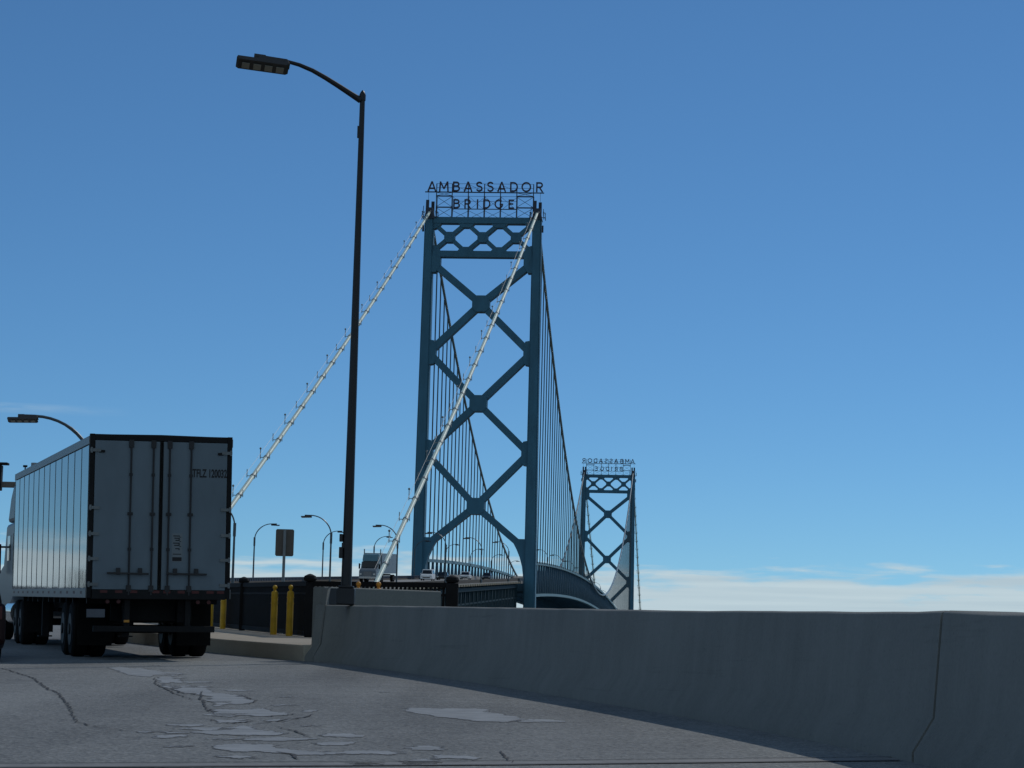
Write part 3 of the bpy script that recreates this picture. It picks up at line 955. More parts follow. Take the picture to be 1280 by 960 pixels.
GLYPH = {
    'A': [[(-.38, 0), (0, 1)], [(0.004, .998), (.38, 0)], [(-.24, .30), (.24, .30)]],
    'M': [[(-.42, 0), (-.36, 1)], [(-.36, .98), (0, .25)], [(0, .25), (.36, .98)], [(.36, 1), (.42, 0)]],
    'B': [[(-.28, 0), (-.28, 1)], [(-.28, .93)] + arc(.02, .74, .22, .19, 90, -90) + [(-.28, .55)], [(-.28, .53)] + arc(.06, .30, .24, .23, 90, -90) + [(-.28, .07)]],
    'S': [arc(0, .74, .25, .20, 20, 270, 12) + arc(0, .30, .27, .23, 90, -160, 12)],
    'D': [[(-.32, 0), (-.32, 1)], [(-.32, .93)] + arc(-.05, .5, .38, .43, 90, -90, 14) + [(-.32, .07)]],
    'O': [arc(0, .5, .42, .44, 0, 360, 24)],
    'R': [[(-.28, 0), (-.28, 1)], [(-.28, .93)] + arc(.02, .71, .24, .22, 90, -90) + [(-.28, .49)], [(-.02, .47), (.30, 0)]],
    'I': [[(0, 0), (0, 1)]],
    'G': [arc(0, .5, .40, .44, 45, 350, 18) + [(.39, .46), (.08, .46)]],
    'E': [[(-.24, 0), (-.24, 1)], [(-.24, .93), (.28, .93)], [(-.24, .52), (.20, .52)], [(-.24, .07), (.28, .07)]],
}


def letter_mb(ch, cap, w=0.145):
    mb = MB()
    for k, line in enumerate(GLYPH[ch]):
        pts = [Vector((x * cap, z * cap)) for x, z in line]
        dep = 0.30 + 0.008 * k
        hw_ = w * cap / 2
        L_, R_ = [], []
        closed = (pts[0] - pts[-1]).length < 1e-4
        for i, p in enumerate(pts):
            a = pts[i - 1] if i else (pts[-2] if closed else p)
            b = pts[i + 1] if i < len(pts) - 1 else (pts[1] if closed else p)
            d1 = (p - a).normalized() if (p - a).length > 1e-6 else (b - p).normalized()
            d2 = (b - p).normalized() if (b - p).length > 1e-6 else d1
            t = (d1 + d2).normalized()
            nrm = Vector((-t.y, t.x)) / max(0.5, t.dot(d1))
            L_.append(p + nrm * hw_)
            R_.append(p - nrm * hw_)
        secs = []
        for l, r in zip(L_, R_):
            secs.append([(l.x, -dep / 2, l.y), (r.x, -dep / 2, r.y), (r.x, dep / 2, r.y), (l.x, dep / 2, l.y)])
        mb.loft(secs)
    return mb


sign = bthing('bridge_sign', 'large letters reading AMBASSADOR BRIDGE on a steel frame above the near tower', 'sign', -HALF, 0, 86.78, group='lettered signs on top of the towers')
fr = MB()
posts = [-9.0, -6.03, -2.95, 0.1, 3.15, 6.25, 9.4]
for p in posts:
    fr.bar((p, -0.55, 0), (p, -0.55, 6.5), 0.17, 0.17)
    fr.bar((p, 0.95, 0), (p, 0.95, 4.4), 0.09, 0.09)
    fr.bar((p, -0.55, 4.1), (p, 0.95, 0.1), 0.07, 0.07)
fr.bar((-11.2, -0.55, 4.88), (11.4, -0.55, 4.83), 0.16, 0.2)
for z, w in ((1.64, 0.15), (3.15, 0.06), (5.7, 0.06), (6.5, 0.06)):
    fr.bar((-6.05, -0.56, z), (6.25, -0.56, z), w * 0.8, w)
for z in (5.7, 6.5):
    fr.bar((-9.0, -0.56, z), (-6.0, -0.56, z), 0.06, 0.06)
    fr.bar((6.2, -0.56, z), (9.4, -0.56, z), 0.06, 0.06)
for a, b in ((-9.0, -6.03), (6.25, 9.4)):
    for z in (1.95, 4.1):
        fr.bar((a - 0.1, -0.57, z), (b + 0.1, -0.57, z), 0.2, 0.22)
    for z0, z1 in ((0.05, 1.85), (2.05, 4.0), (4.2, 4.8)):
        fr.bar((a, -0.55, z0), (b, -0.55, z1), 0.07, 0.07)
        fr.bar((b, -0.5, z0), (a, -0.5, z1), 0.07, 0.07)
for a, b in zip(posts[1:-1], posts[2:-1]):
    fr.bar((a, 0.95, 0.05), (b, 0.95, 1.6), 0.06, 0.06)
    fr.bar((b, 0.9, 0.05), (a, 0.9, 1.6), 0.06, 0.06)
    fr.bar((a, 0.95, 1.7), (b, 0.95, 4.3), 0.05, 0.05)
    fr.bar((b, 0.9, 1.7), (a, 0.9, 4.3), 0.05, 0.05)
    fr.bar((a, 0.95, 4.4), (b, 0.95, 4.4), 0.06, 0.06)
    fr.bar((a, -0.55, 6.4), (b, -0.5, 5.0), 0.05, 0.05)
for p in (-10.5, 10.7):
    fr.bar((p, -0.55, 3.0), (p, -0.55, 4.85), 0.06, 0.06)
fr.build('frame', 'frame', sign)
for txt, zs, cap, cs in (('AMBASSADOR', 4.98, 1.88, [-9.9, -7.62, -5.26, -3.02, -0.9, 1.2, 3.36, 5.68, 8.02, 10.54]),
                         ('BRIDGE', 1.74, 1.75, [-5.12, -3.02, -1.15, 0.6, 2.9, 5.28])):
    for ch, cx in zip(txt, cs):
        o = letter_mb(ch, cap).build('letter', 'letter', sign)
        o.location = (cx, -0.72, zs)
sign2 = copy_tree(sign)
sign2['label'] = 'sign reading AMBASSADOR BRIDGE seen mirrored from behind above the far tower'
sign2.location = BO + Vector((s_n * HALF, c_ * HALF, 86.78))
sign2.rotation_euler = (0, 0, -PSI + math.pi)

# ---- main cables with suspenders
PAN = 564.0 / 80
cables = []
for sd, lab in ((-1, 'left main suspension cable, whose pale backstay comes down behind the parked truck side'), (1, 'right main suspension cable, whose pale backstay crosses in front of the near tower')):
    lab = {-1: 'left main suspension cable, its pale backstay running down to the trailer roof corner', 1: 'right main suspension cable, its pale backstay crossing in front of the near tower'}[sd]
    cb = bthing('main_cable', lab, 'cable', group='main cables of the suspension bridge')
    cables.append(cb)
    us = [-HALF - 207 + i * (207 / 24) for i in range(24)] + [-HALF + 564 * i / 96 for i in range(97)] + [HALF + 207 * (i + 1) / 24 for i in range(24)]
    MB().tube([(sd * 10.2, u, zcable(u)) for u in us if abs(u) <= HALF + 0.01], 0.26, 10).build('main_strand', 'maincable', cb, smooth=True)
    for e in (-1, 1):
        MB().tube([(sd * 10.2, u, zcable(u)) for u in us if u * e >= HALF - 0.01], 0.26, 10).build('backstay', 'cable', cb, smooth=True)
    for i in range(1, 80):
        u = -HALF + i * PAN
        zt, zb = zcable(u), zdeck(u) + 3.4
        mb = MB()
        for o in (-0.42, 0.42):
            if zt - zb > 0.3:
                mb.tube([(sd * 10.2, u + o, zt), (sd * 10.2, u + o, zb)], 0.080, 5)
            else:
                mb.tube([(sd * 10.2, u + o, zt), (sd * 10.0, u + o, zb - 2.0)], 0.080, 5)
        mb.build('suspender', 'rope', cb)
    for e in (-1, 1):
        rope = MB()
        for o in (-0.5, 0.5):
            pts = [(sd * 10.2 + o, e * (HALF + 203 - k * 8.0), zcable(HALF + 203 - k * 8.0) + 0.78) for k in range(26)]
            rope.tube(pts, 0.022, 4)
        rope.build('hand_rope', 'band', cb)
        for k in range(25):
            a = HALF + 199.0 - k * 8.0
            z = zcable(a)
            dz = Vector((0, 8.0, zcable(a - 4) - zcable(a + 4))).normalized()
            dvec = Vector((0, -e * dz.y, dz.z))
            c = Vector((sd * 10.2, e * a, z))
            band = MB().tube([c - dvec * 0.22, c + dvec * 0.22], 0.33, 10).build('cable_band', 'band', cb)
            st = MB()
            st.bar(c + Vector((-0.7, 0, 0.05)), c + Vector((0.5, 0, 0.05)), 0.08, 0.08)
            st.bar(c + Vector((-0.7, 0, -0.15)), c + Vector((-0.7, 0, 1.05 if k % 2 else 0.85)), 0.085, 0.085)
            st.bar(c + Vector((0.45, 0, -0.15)), c + Vector((0.45, 0, 0.75)), 0.075, 0.075)
            if k % 2:
                st.lathe([(0.02, 0), (0.12, 0.06), (0.14, 0.16), (0.08, 0.26), (0.02, 0.28)], c + Vector((-0.7, 0, 1.0)), 8)
            st.build('stanchion', 'band', band)

# ---- main span deck
ms = bthing('main_span', 'long arched main span with teal stiffening trusses hung between the two towers', 'bridge span')
UU = [-HALF + 1.2 + (564 - 2.4) * i / 80 for i in range(81)]


def ribbon(mb, us, zf, prof):
    """sweep the section prof [(s, dz)] along the deck"""
    mb.loft([[(s, u, zf(u) + dz) for s, dz in prof] for u in us])


mb = MB()
ribbon(mb, UU, zdeck, [(-8.6, -0.5), (8.6, -0.5), (8.6, 0.0), (7.3, 0.0), (7.2, 0.85), (6.9, 0.85), (6.9, 0.0), (-6.9, 0.0), (-6.9, 0.85), (-7.2, 0.85), (-7.3, 0.0), (-8.6, 0.0)])
mb.build('roadway', 'concrete_far', ms)
fb = MB()
for u in UU[::2]:
    fb.box((0, u, zdeck(u) - 1.2), (18.4, 0.45, 1.35))
for i in range(0, 80, 2):
    a, b = UU[i], UU[i + 2]
    fb.bar((-9.3, a, zdeck(a) - 2.8), (9.3, b, zdeck(b) - 2.8), 0.3, 0.3)
    fb.bar((9.3, a, zdeck(a) - 2.85), (-9.3, b, zdeck(b) - 2.85), 0.3, 0.3)
fb.build('floor_beams', 'steel_dark', ms)
for sd in (-1, 1):
    tr = MB()
    s0 = sd * 9.5
    for i in range(80):
        a, b = UU[i], UU[i + 1]
        m_ = (a + b) / 2
        tr.bar((s0, a, zdeck(a) + 3.2), (s0, m_, zdeck(m_) - 2.7), 0.34, 0.36, up=(1, 0, 0))
        tr.bar((s0, m_, zdeck(m_) - 2.7), (s0, b, zdeck(b) + 3.2), 0.34, 0.36, up=(1, 0, 0))
    for u in UU:
        tr.box((s0, u, zdeck(u) + 0.3), (0.44, 0.34, 6.0))
    tro = tr.build('stiffening_truss', 'steel_dark', ms)
    c1 = MB()
    ribbon(c1, UU, zdeck, [(s0 - 0.32, 3.15), (s0 + 0.32, 3.15), (s0 + 0.32, 3.75), (s0 - 0.32, 3.75)])
    c1.build('top_chord', 'chord', tro)
    c2 = MB()
    ribbon(c2, UU, zdeck, [(s0 - 0.45, -3.1), (s0 + 0.45, -3.1), (s0 + 0.45, -2.55), (s0 - 0.45, -2.55)])
    c2.build('bottom_chord', 'chord', tro)
    for e in (-1, 1):
        u = e * (HALF - 1.0)
        MB().prism([(-3.1, 0), (3.75, 0), (3.75, 3.0), (-3.1, 1.2)], -0.35, 0.35, lambda p, q, w: (s0 + w, u - e * q, zdeck(u) + p)).build('end_post', 'teal', tro)

# ---- approach spans


def approach(e, label):
    ap = bthing('approach_span', label, 'bridge approach', group='approach viaducts of the bridge')
    us = [e * (HALF + 1.5 + i * 7.0) for i in range(49)]
    mb = MB()
    ribbon(mb, us, zdeck, [(-8.7, -0.45), (8.7, -0.45), (8.7, 0.0), (-8.7, 0.0)])
    mb.build('roadway', 'concrete_far', ap)
    for sd in (-1, 1):
        s0 = sd * 8.5
        pr = MB()
        ribbon(pr, us, zdeck, [(s0 - 0.15, 0.003), (s0 + 0.15, 0.003), (s0 + 0.15, 0.26 if sd < 0 else 0.50), (s0 - 0.15, 0.26 if sd < 0 else 0.50)])
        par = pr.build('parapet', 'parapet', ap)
        if sd < 0:
            bl = MB()
            ribbon(bl, us, zdeck, [(s0 - 0.14, 0.56), (s0 + 0.14, 0.56), (s0 + 0.14, 0.66), (s0 - 0.14, 0.66)])
            for k in range(int(336 / 1.05)):
                u = e * (HALF + 2 + k * 1.05)
                bl.box((s0, u, zdeck(u) + 0.41), (0.2, 0.52, 0.31))
            bl.build('balustrade', 'frame', par)
        tr = MB()
        n = 33
        for i in range(n):
            a, b = HALF + 1.6 + i * 6.2, HALF + 1.6 + (i + 1) * 6.2
            m_ = (a + b) / 2
            tr.bar((sd * 8.0, e * a, zdeck(a) - 0.9), (sd * 8.0, e * m_, zdeck(m_) - 7.2), 0.3, 0.32, up=(1, 0, 0))
            tr.bar((sd * 8.0, e * m_, zdeck(m_) - 7.2), (sd * 8.0, e * b, zdeck(b) - 0.9), 0.3, 0.32, up=(1, 0, 0))
            tr.box((sd * 8.0, e * a, zdeck(a) - 4.1), (0.34, 0.36, 6.6))
            tr.box((sd * 8.0, e * m_, zdeck(m_) - 4.1), (0.28, 0.3, 6.6))
        ust = [e * (HALF + 1.6 + i * 6.2) for i in range(n + 1)]
        ribbon(tr, ust, zdeck, [(sd * 8.0 - 0.3, -1.25), (sd * 8.0 + 0.3, -1.25), (sd * 8.0 + 0.3, -0.7), (sd * 8.0 - 0.3, -0.7)])
        ribbon(tr, ust, zdeck, [(sd * 8.0 - 0.3, -7.5), (sd * 8.0 + 0.3, -7.5), (sd * 8.0 + 0.3, -6.95), (sd * 8.0 - 0.3, -6.95)])
        ribbon(tr, ust, zdeck, [(sd * 8.0 - 0.12, -3.2), (sd * 8.0 + 0.12, -3.2), (sd * 8.0 + 0.12, -2.95), (sd * 8.0 - 0.12, -2.95)])
        tro = tr.build('side_truss', 'approachsteel', ap)
        b_ = None
        for k in range(58):
            u = HALF + 3 + k * 3.5
            if b_ is None:
                b_ = MB().box((0, 0, 0), (0.26, 0.9, 0.26)).build('deck_edge_block', 'walk', ap)  # pale blocks that make the row of bright dots along the deck edge
            else:
                b_ = b_.copy()
                COL.objects.link(b_)
                b_.parent = ap
            b_.location = (sd * 8.84, e * u, zdeck(u) - 0.30)
    fl = MB()
    for k in range(33):
        u = HALF + 4.7 + k * 6.2
        fl.box((0, e * u, zdeck(u) - 0.85), (16.4, 0.4, 0.75))
    fl.build('floor_beams', 'steel_dark', ap)
    # solid masonry ramp behind the anchorage
    secs = []
    for i in range(29, 49):
        u = us[i]
        secs.append([(s, u, z) for s, z in ((-7.9, -16), (7.9, -16), (7.9, zdeck(u) - 0.47), (-7.9, zdeck(u) - 0.47))])
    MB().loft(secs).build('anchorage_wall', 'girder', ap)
    for u in (HALF + 62, HALF + 124, HALF + 180):
        pm = MB()
        for sd in (-1, 1):
            pm.bar((sd * 7.2, e * u, -16), (sd * 7.2, e * u, zdeck(u) - 7.5), 1.3, 1.3)
        pm.bar((-7.2, e * u, -12), (7.2, e * u, zdeck(u) - 8), 0.5, 0.6)
        pm.bar((7.2, e * u + .7, -12), (-7.2, e * u + .7, zdeck(u) - 8), 0.5, 0.6)
        pm.build('pier', 'teal', ap)
    return ap


approach(-1, 'near approach viaduct with pale parapet and dark side trusses leading up to the near tower')
approach(1, 'far approach viaduct going down beyond the far tower')

rv = MB().add([(-4000, -258, 0), (4000, -258, 0), (4000, 262, 0), (-4000, 262, 0)], [(0, 1, 2, 3)]).build('river', 'water', None, fix=False)
rv.location = BO + Vector((0, 0, -15.99))
rv.rotation_euler = (0, 0, -PSI)
tag(rv, kind='structure')

# ------------------------------------------------------------------ curved-arm lamps along the bridge


def davit(parent, hgt=6.9, reach=2.5):
    MB().lathe([(0.2, 0), (0.2, 0.25), (0.14, 0.5), (0.11, 0.55)], (0, 0, 0), 10).build('base', 'davit', parent, smooth=True)
    MB().tube([(0, 0, 0.5), (0, 0, hgt - 1.7)], [0.10, 0.075], 10).build('pole', 'davit', parent, smooth=True)
    MB().tube([(0, 0, hgt - 2.6), (0, 0, hgt - 1.6)], 0.115, 10).build('sleeve', 'davit', parent, smooth=True)
    pts = []
    for k in range(13):
        a = R(90 * k / 12)
        pts.append((-(reach - 0.5) * (1 - math.cos(a)), 0, hgt - 1.9 + 1.9 * math.sin(a)))
    pts.append((-(reach - 0.1), 0, hgt + 0.0))
    MB().tube(pts, [0.06] * 8 + [0.05] * 6, 8).build('arm', 'davit', parent, smooth=True)
    lamp_head(parent, Vector((-(reach - 0.6), 0, hgt - 0.17)), Vector((-1, 0, -0.03)), Vector((0, -1, 0.22)), 1.0, 0.42)


proto = None
ORD = ['first', 'second', 'third', 'fourth', 'fifth', 'sixth', 'seventh', 'eighth', 'ninth', 'tenth', 'eleventh', 'twelfth', 'thirteenth']
lamps = []
rl = [-272, -226, -178, -128, -78, -28]
ll = [-172, -122, -72, -20]
rlab = ['curved arm lamp whose pole stands right at the edge of the trailer',
        'curved arm lamp with arm to the left, right of the road sign',
        'curved arm lamp with arm to the left, just behind the pale right backstay foot',
        'curved arm lamp seen between the near tower legs, lowest left by the bracing haunch',
        'curved arm lamp between the near tower legs, in the middle below the lowest brace',
        'right side curved arm lamp overlapping the near tower right leg, last before it']
llab = ['curved arm lamp with arm to the right, between the trailer and the road sign',
        'curved arm lamp with arm to the right, just left of the near black pole',
        'curved arm lamp with arm to the right, just above the oncoming truck',
        'curved arm lamp with arm to the right, close by the near tower left leg']
for t, lab in zip(rl, rlab):
    lamps.append((t, 1, lab))
for t, lab in zip(ll, llab):
    lamps.append((t, -1, lab))
for k in range(11):
    lamps.append((22 + 50 * k, 1, '%s curved lamp past the near tower along the right main span truss' % ORD[k]))
for k in range(11):
    lamps.append((30 + 50 * k, -1, '%s curved lamp past the near tower along the left main span truss' % ORD[k]))
for t, sd, lab in lamps:
    u = t - HALF
    x, y = sd * 8.75, u
    p = BO + Vector((c_ * x + s_n * u, -s_n * x + c_ * u, zdeck(u)))
    rz = -PSI + (0 if sd > 0 else math.pi)
    if proto is None:
        proto = thing('curved_lamp', lab, 'street lamp', p, rz, 'curved arm lamps along the bridge')
        davit(proto)
        o = proto
    else:
        o = copy_tree(proto)
        o['label'] = lab
        o.location = p
        o.rotation_euler = (0, 0, rz)
# one nearer, beside the road ahead of the truck
o = copy_tree(proto)
o['label'] = 'nearest curved arm lamp, its arm and head showing above the trailer roof'
gx, gy = -14.75, 86.0
o.location = (gx, gy, zr(gx, gy) + 0.3)
o.rotation_euler = (0, 0, R(6))
o.scale = (1.06, 1.06, 1.035)

# ------------------------------------------------------------------ wheels and vehicles


def wheel(parent, c, r, w, name='wheel', rim='galv', n=1):
    rim = 'rod' if r > 0.4 else rim
    x, y, z = c
    pr = [(-w / 2, r * 0.62), (-w / 2, r * 0.9), (-w * 0.38, r * 0.985), (-w * 0.2, r), (w * 0.2, r), (w * 0.38, r * 0.985), (w / 2, r * 0.9), (w / 2, r * 0.62)]
    seg = 28
    vs, fs = [], []
    for a, rr in pr:
        for k in range(seg):
            t = 2 * math.pi * k / seg
            vs.append((x + a, y + rr * math.cos(t), z + rr * math.sin(t)))
    for i in range(len(pr) - 1):
        for k in range(seg):
            k2 = (k + 1) % seg
            fs.append((i * seg + k, i * seg + k2, (i + 1) * seg + k2, (i + 1) * seg + k))
    fs.append(tuple(range(seg)))
    fs.append(tuple((len(pr) - 1) * seg + k for k in range(seg)))
    wl = MB().add(vs, fs).build(name, 'rubber', parent, smooth=True)
    d = MB()
    d.tube([(x - w / 2 - 0.012, y, z), (x + w / 2 + 0.012, y, z)], r * 0.58, 20)
    d.tube([(x - w / 2 - 0.04, y, z), (x + w / 2 + 0.04, y, z)], r * 0.2, 12)
    d.build('rim', rim, wl, smooth=True)
    return wl


TH = 0.285
fwd = Vector((-math.sin(TH), math.cos(TH), 0))
fwd.z = GX * fwd.x + GY * fwd.y
fwd.normalize()
rgt = fwd.cross(ROADUP)
upt = ROADUP * math.cos(0.006) - rgt * math.sin(0.006)
rgt = fwd.cross(upt)
P0 = Vector((-7.546, 44.016, zr(-7.546, 44.016)))
TC = P0 + rgt * 1.299
MW = Matrix(((rgt.x, fwd.x, upt.x, TC.x), (rgt.y, fwd.y, upt.y, TC.y), (rgt.z, fwd.z, upt.z, TC.z), (0, 0, 0, 1)))
tk = thing('semi_truck', 'large semi truck with a silver sided box trailer seen from behind on the road', 'truck', mw=MW)
TL, TW, TS, TT = 15.24, 2.598, 1.113, 4.079
hw = TW / 2
# box body: floor to roof
MB().box((0, TL / 2 + 0.03, (TS + 0.14 + TT - 0.02) / 2), (TW - 0.05, TL - 0.1, TT - TS - 0.18)).build('trailer_body', 'rail', tk)
MB().loft([[(-hw + .01, y, TT - .06), (hw - .01, y, TT - .06), (hw - .06, y, TT - .005), (0, y, TT + .012), (-hw + .06, y, TT - .005)] for y in (0.05, TL - 0.02)]).build('roof', 'black', tk)
for sd in (-1, 1):
    for k in range(13):
        y0 = 0.10 + k * 1.162
        y1 = y0 + 1.150
        MB().box((sd * (hw - 0.012), (y0 + y1) / 2, (TS + 0.17 + TT - 0.20) / 2), (0.022, y1 - y0, TT - TS - 0.37)).build('side_panel', 'trailer', tk, bevel=0.004, seg=1)
    rv_ = MB()
    rv_.box((sd * (hw - 0.002), TL / 2, TT - 0.115), (0.035, TL, 0.15))
    rv_.build('top_rail', 'rail', tk, bevel=0.006)
    MB().box((sd * (hw - 0.002), TL / 2, TS + 0.085), (0.04, TL, 0.17)).build('bottom_rail', 'rail', tk, bevel=0.006)
    tp = MB()
    for k in range(13):
        tp.box((sd * (hw + 0.0195), 0.7 + k * 1.16, TS + 0.10), (0.003, 0.30, 0.05))
    tp.build('reflective_tape', 'red', tk)
    # seams with rivets
    sm_ = MB()
    for k in range(14):
        y0 = 0.094 + k * 1.162
        sm_.box((sd * (hw + 0.0025), y0, (TS + TT) / 2 - 0.01), (0.006, 0.028, TT - TS - 0.38))
    sm_.build('seam_strip', 'seam', tk)
# rear frame
fr = MB()
for sd in (-1, 1):
    fr.box((sd * (hw - 0.045), 0.02, (TS + TT) / 2), (0.09, 0.10, TT - TS))
fr.box((0, 0.02, TT - 0.06), (TW - 0.182, 0.10, 0.11))
fr.build('rear_frame', 'black', tk, bevel=0.006)
sill = MB().box((0, 0.0, TS + 0.065), (TW - 0.182, 0.16, 0.16)).build('rear_sill', 'black', tk, bevel=0.006)
tp = MB()
for x in (-1.0, -0.73, -0.46, -0.06, 0.14, 0.40, 0.66, 0.93, 1.12):
    tp.box((x, -0.082, TS + 0.12), (0.13, 0.004, 0.05))
tp.build('reflective_tape', 'red', sill)
DT, DB = TT - 0.12, TS + 0.155
for sd in (-1, 1):
    x0, x1 = (-hw + 0.095, -0.012) if sd < 0 else (0.012, hw - 0.095)
    dr = MB().box(((x0 + x1) / 2, -0.02, (DT + DB) / 2), (x1 - x0, 0.05, DT - DB)).build('rear_door', 'door', tk, bevel=0.006)
    for xr in ((-0.554, -0.15) if sd < 0 else (0.145, 0.539)):
        rd = MB()
        rd.tube([(xr, -0.075, DB - 0.10), (xr, -0.075, DT + 0.02)], 0.018, 8)
        rd.box((xr, -0.065, DT - 0.05), (0.085, 0.05, 0.14))
        rd.box((xr, -0.065, DB + 0.02), (0.085, 0.05, 0.12))
        for zz in (2.64, 3.35, 2.0):
            rd.box((xr, -0.062, zz), (0.095 if zz == 2.64 else 0.06, 0.04, 0.055))
        rd.build('lock_rod', 'rod', dr, bevel=0.004, seg=1)
    hx = (-0.95, -0.20) if sd < 0 else (0.12, 0.86)
    hb = MB().bar((hx[0], -0.10, 1.565), (hx[1], -0.10, 1.555), 0.03, 0.035)
    for q in ((-0.75, -0.355) if sd < 0 else (0.28, 0.665)):
        hb.box((q, -0.085, 1.60), (0.075, 0.04, 0.12))
    hb.build('door_handle', 'rod', dr, bevel=0.004, seg=1)
    for zz in (3.78, 2.74, 2.27, 1.82, 1.36):
        xh = sd * (hw - 0.10)
        MB().box((xh, -0.055, zz), (0.19, 0.025, 0.055)).tube([(sd * (hw - 0.03), -0.06, zz - 0.05), (sd * (hw - 0.03), -0.06, zz + 0.05)], 0.02, 8).build('hinge', 'hinge', dr)
    MB().box((sd * (hw - 0.22), -0.052, 3.76), (0.10, 0.02, 0.045)).build('vent', 'black', dr)
    MB().tube([(-0.012 * 0 + sd * 0.02, -0.05, DB), (sd * 0.02, -0.05, DT)], 0.014, 6).build('seal', 'rubber', dr)
me, wd = text_mesh('TFLZ 120032', 0.155, 0.004, 0.022)
me.name = 'lettering'
k = 0.635 / wd
for v in me.vertices:
    v.co.x *= k
me.materials.clear()
me.materials.append(M['ink'])
door_r = dr
o = bpy.data.objects.new('lettering', me)
COL.objects.link(o)
o.parent = door_r
o.location = (0.885, -0.049, 3.325)
st = MB().box((0.315, -0.047, 2.04), (0.19, 0.003, 0.52)).build('sticker', 'sticker', door_r)
sk = MB()
sk.box((0.315, -0.050, 1.83), (0.17, 0.002, 0.07)).box((0.315, -0.050, 1.92), (0.15, 0.002, 0.015))
for i, zz in enumerate((2.25, 2.21, 2.17, 2.12, 2.08, 2.02)):
    sk.box((0.30 + 0.01 * (i % 3), -0.050, zz), (0.12 - 0.02 * (i % 3), 0.002, 0.018))
    sk.box((0.37 - 0.02 * (i % 2), -0.050, zz - 0.02), (0.03, 0.002, 0.012))
sk.build('sticker_print', 'ink', st)
# undercarriage
ch = MB()
ch.box((0, 3.3, 0.82), (1.3, 3.0, 0.34))
ch.box((0, 0.9, 0.9), (1.5, 0.08, 0.4))
for x in (-0.5, 0.5):
    ch.box((x, TL / 2 - 1.0, 0.98), (0.14, TL - 3.0, 0.22))
    ch.box((x, 2.3, 0.78), (0.12, 3.4, 0.2))
for k in range(12):
    ch.box((0, 0.8 + k * 1.15, 1.06), (2.4, 0.1, 0.1))
ch.build('chassis', 'black', tk)
bp = MB()
bp.box((-0.05, 0.12, 0.56), (2.2, 0.11, 0.11))
for x in (-0.55, 0.55):
    bp.box((x, 0.12, 0.85), (0.1, 0.09, 0.5))
bp.build('bumper', 'black', tk, bevel=0.01)
MB().box((-1.12, 0.03, 0.84), (0.33, 0.012, 0.15)).build('licence_plate', 'plate', tk, bevel=0.003, seg=1)
MB().box((-0.56, 0.055, 0.70), (0.10, 0.02, 0.045)).build('amber_marker', 'orange', tk, bevel=0.004)
for sd in (-1, 1):
    for x in (0.72, 0.92):
        MB().tube([(sd * x, -0.02, TS - 0.06), (sd * x, 0.03, TS - 0.06)], 0.036, 12).build('tail_light', 'red', tk)
    MB().box((sd * 0.93, 1.72, 0.66), (0.64, 0.012, 0.86)).build('mudflap', 'rubber', tk)
for y in (2.65, 3.90):
    MB().tube([(-0.9, y, 0.52), (0.9, y, 0.52)], 0.075, 10).build('axle', 'black', tk)
    for sd in (-1, 1):
        for x in (0.79, 1.13):
            wheel(tk, (sd * x, y, 0.52), 0.52, 0.30)
for y in (13.6, 14.9):
    MB().tube([(-0.9, y, 0.52), (0.9, y, 0.52)], 0.075, 10).build('axle', 'black', tk)
    for sd in (-1, 1):
        for x in (0.76, 1.09):
            wheel(tk, (sd * x, y, 0.52), 0.52, 0.30)
for sd in (-1, 1):
    MB().box((sd * 0.9, 11.3, 0.72), (0.14, 0.14, 0.95)).box((sd * 0.9, 11.3, 0.24), (0.3, 0.3, 0.03)).build('landing_leg', 'black', tk)
    # mudflaps at the drive axles
    MB().box((sd * 0.92, 12.4, 0.66), (0.62, 0.012, 0.7)).build('mudflap', 'rubber', tk)


def cab_profile(mb, prof, w, taper=0.06):
    n = len(prof)
    vs = []
    for x in (-1, 1):
        vs += [(x * (w / 2), y, z) for y, z in prof]
    fs = [tuple(range(n)), tuple(range(2 * n - 1, n - 1, -1))]
    for i in range(n):
        j = (i + 1) % n
        fs.append((i, j, n + j, n + i))
    mb.add(vs, fs)
    return mb


cab_profile(MB(), [(16.1, 1.0), (16.1, 2.95), (18.3, 2.92), (18.95, 1.95), (20.7, 1.72), (21.0, 1.5), (21.05, 0.62), (20.7, 0.55), (18.0, 0.62)], 2.44).build('cab', 'cabpaint', tk, bevel=0.09)
cab_profile(MB(), [(16.15, 2.96), (16.15, 3.80), (16.9, 3.84), (17.5, 3.6), (18.28, 2.95)], 2.40).build('roof_fairing', 'cabpaint', tk, bevel=0.08)
for sd in (-1, 1):
    MB().box((sd * 1.226, 17.45, 2.3), (0.012, 0.8, 0.62)).build('side_window', 'glass', tk, bevel=0.004)
    MB().box((sd * 1.226, 16.35, 2.2), (0.012, 0.25, 0.9)).build('sleeper_vent', 'rail', tk)
    MB().box((sd * 1.44, 18.5, 2.05), (0.22, 0.10, 0.75)).bar((sd * 1.2, 18.5, 2.35), (sd * 1.4, 18.5, 2.35), 0.05, 0.05).build('mirror', 'black', tk, bevel=0.02)
    MB().tube([(sd * 1.0, 15.6, 0.72), (sd * 1.0, 17.5, 0.72)], 0.31, 20).build('fuel_tank', 'chrome', tk, smooth=True)
    wheel(tk, (sd * 1.03, 19.8, 0.52), 0.52, 0.30)
    MB().box((sd * 1.2, 15.85, 2.5), (0.05, 0.5, 2.6)).build('side_fairing', 'black', tk)
MB().prism([(18.28, 2.88), (18.93, 1.99), (18.98, 2.02), (18.33, 2.91)], -1.05, 1.05, lambda u, v, w: (w, u, v)).build('windscreen', 'glass', tk)
MB().box((0, 15.6, 0.9), (1.0, 6.2, 0.25)).build('tractor_chassis', 'black', tk)
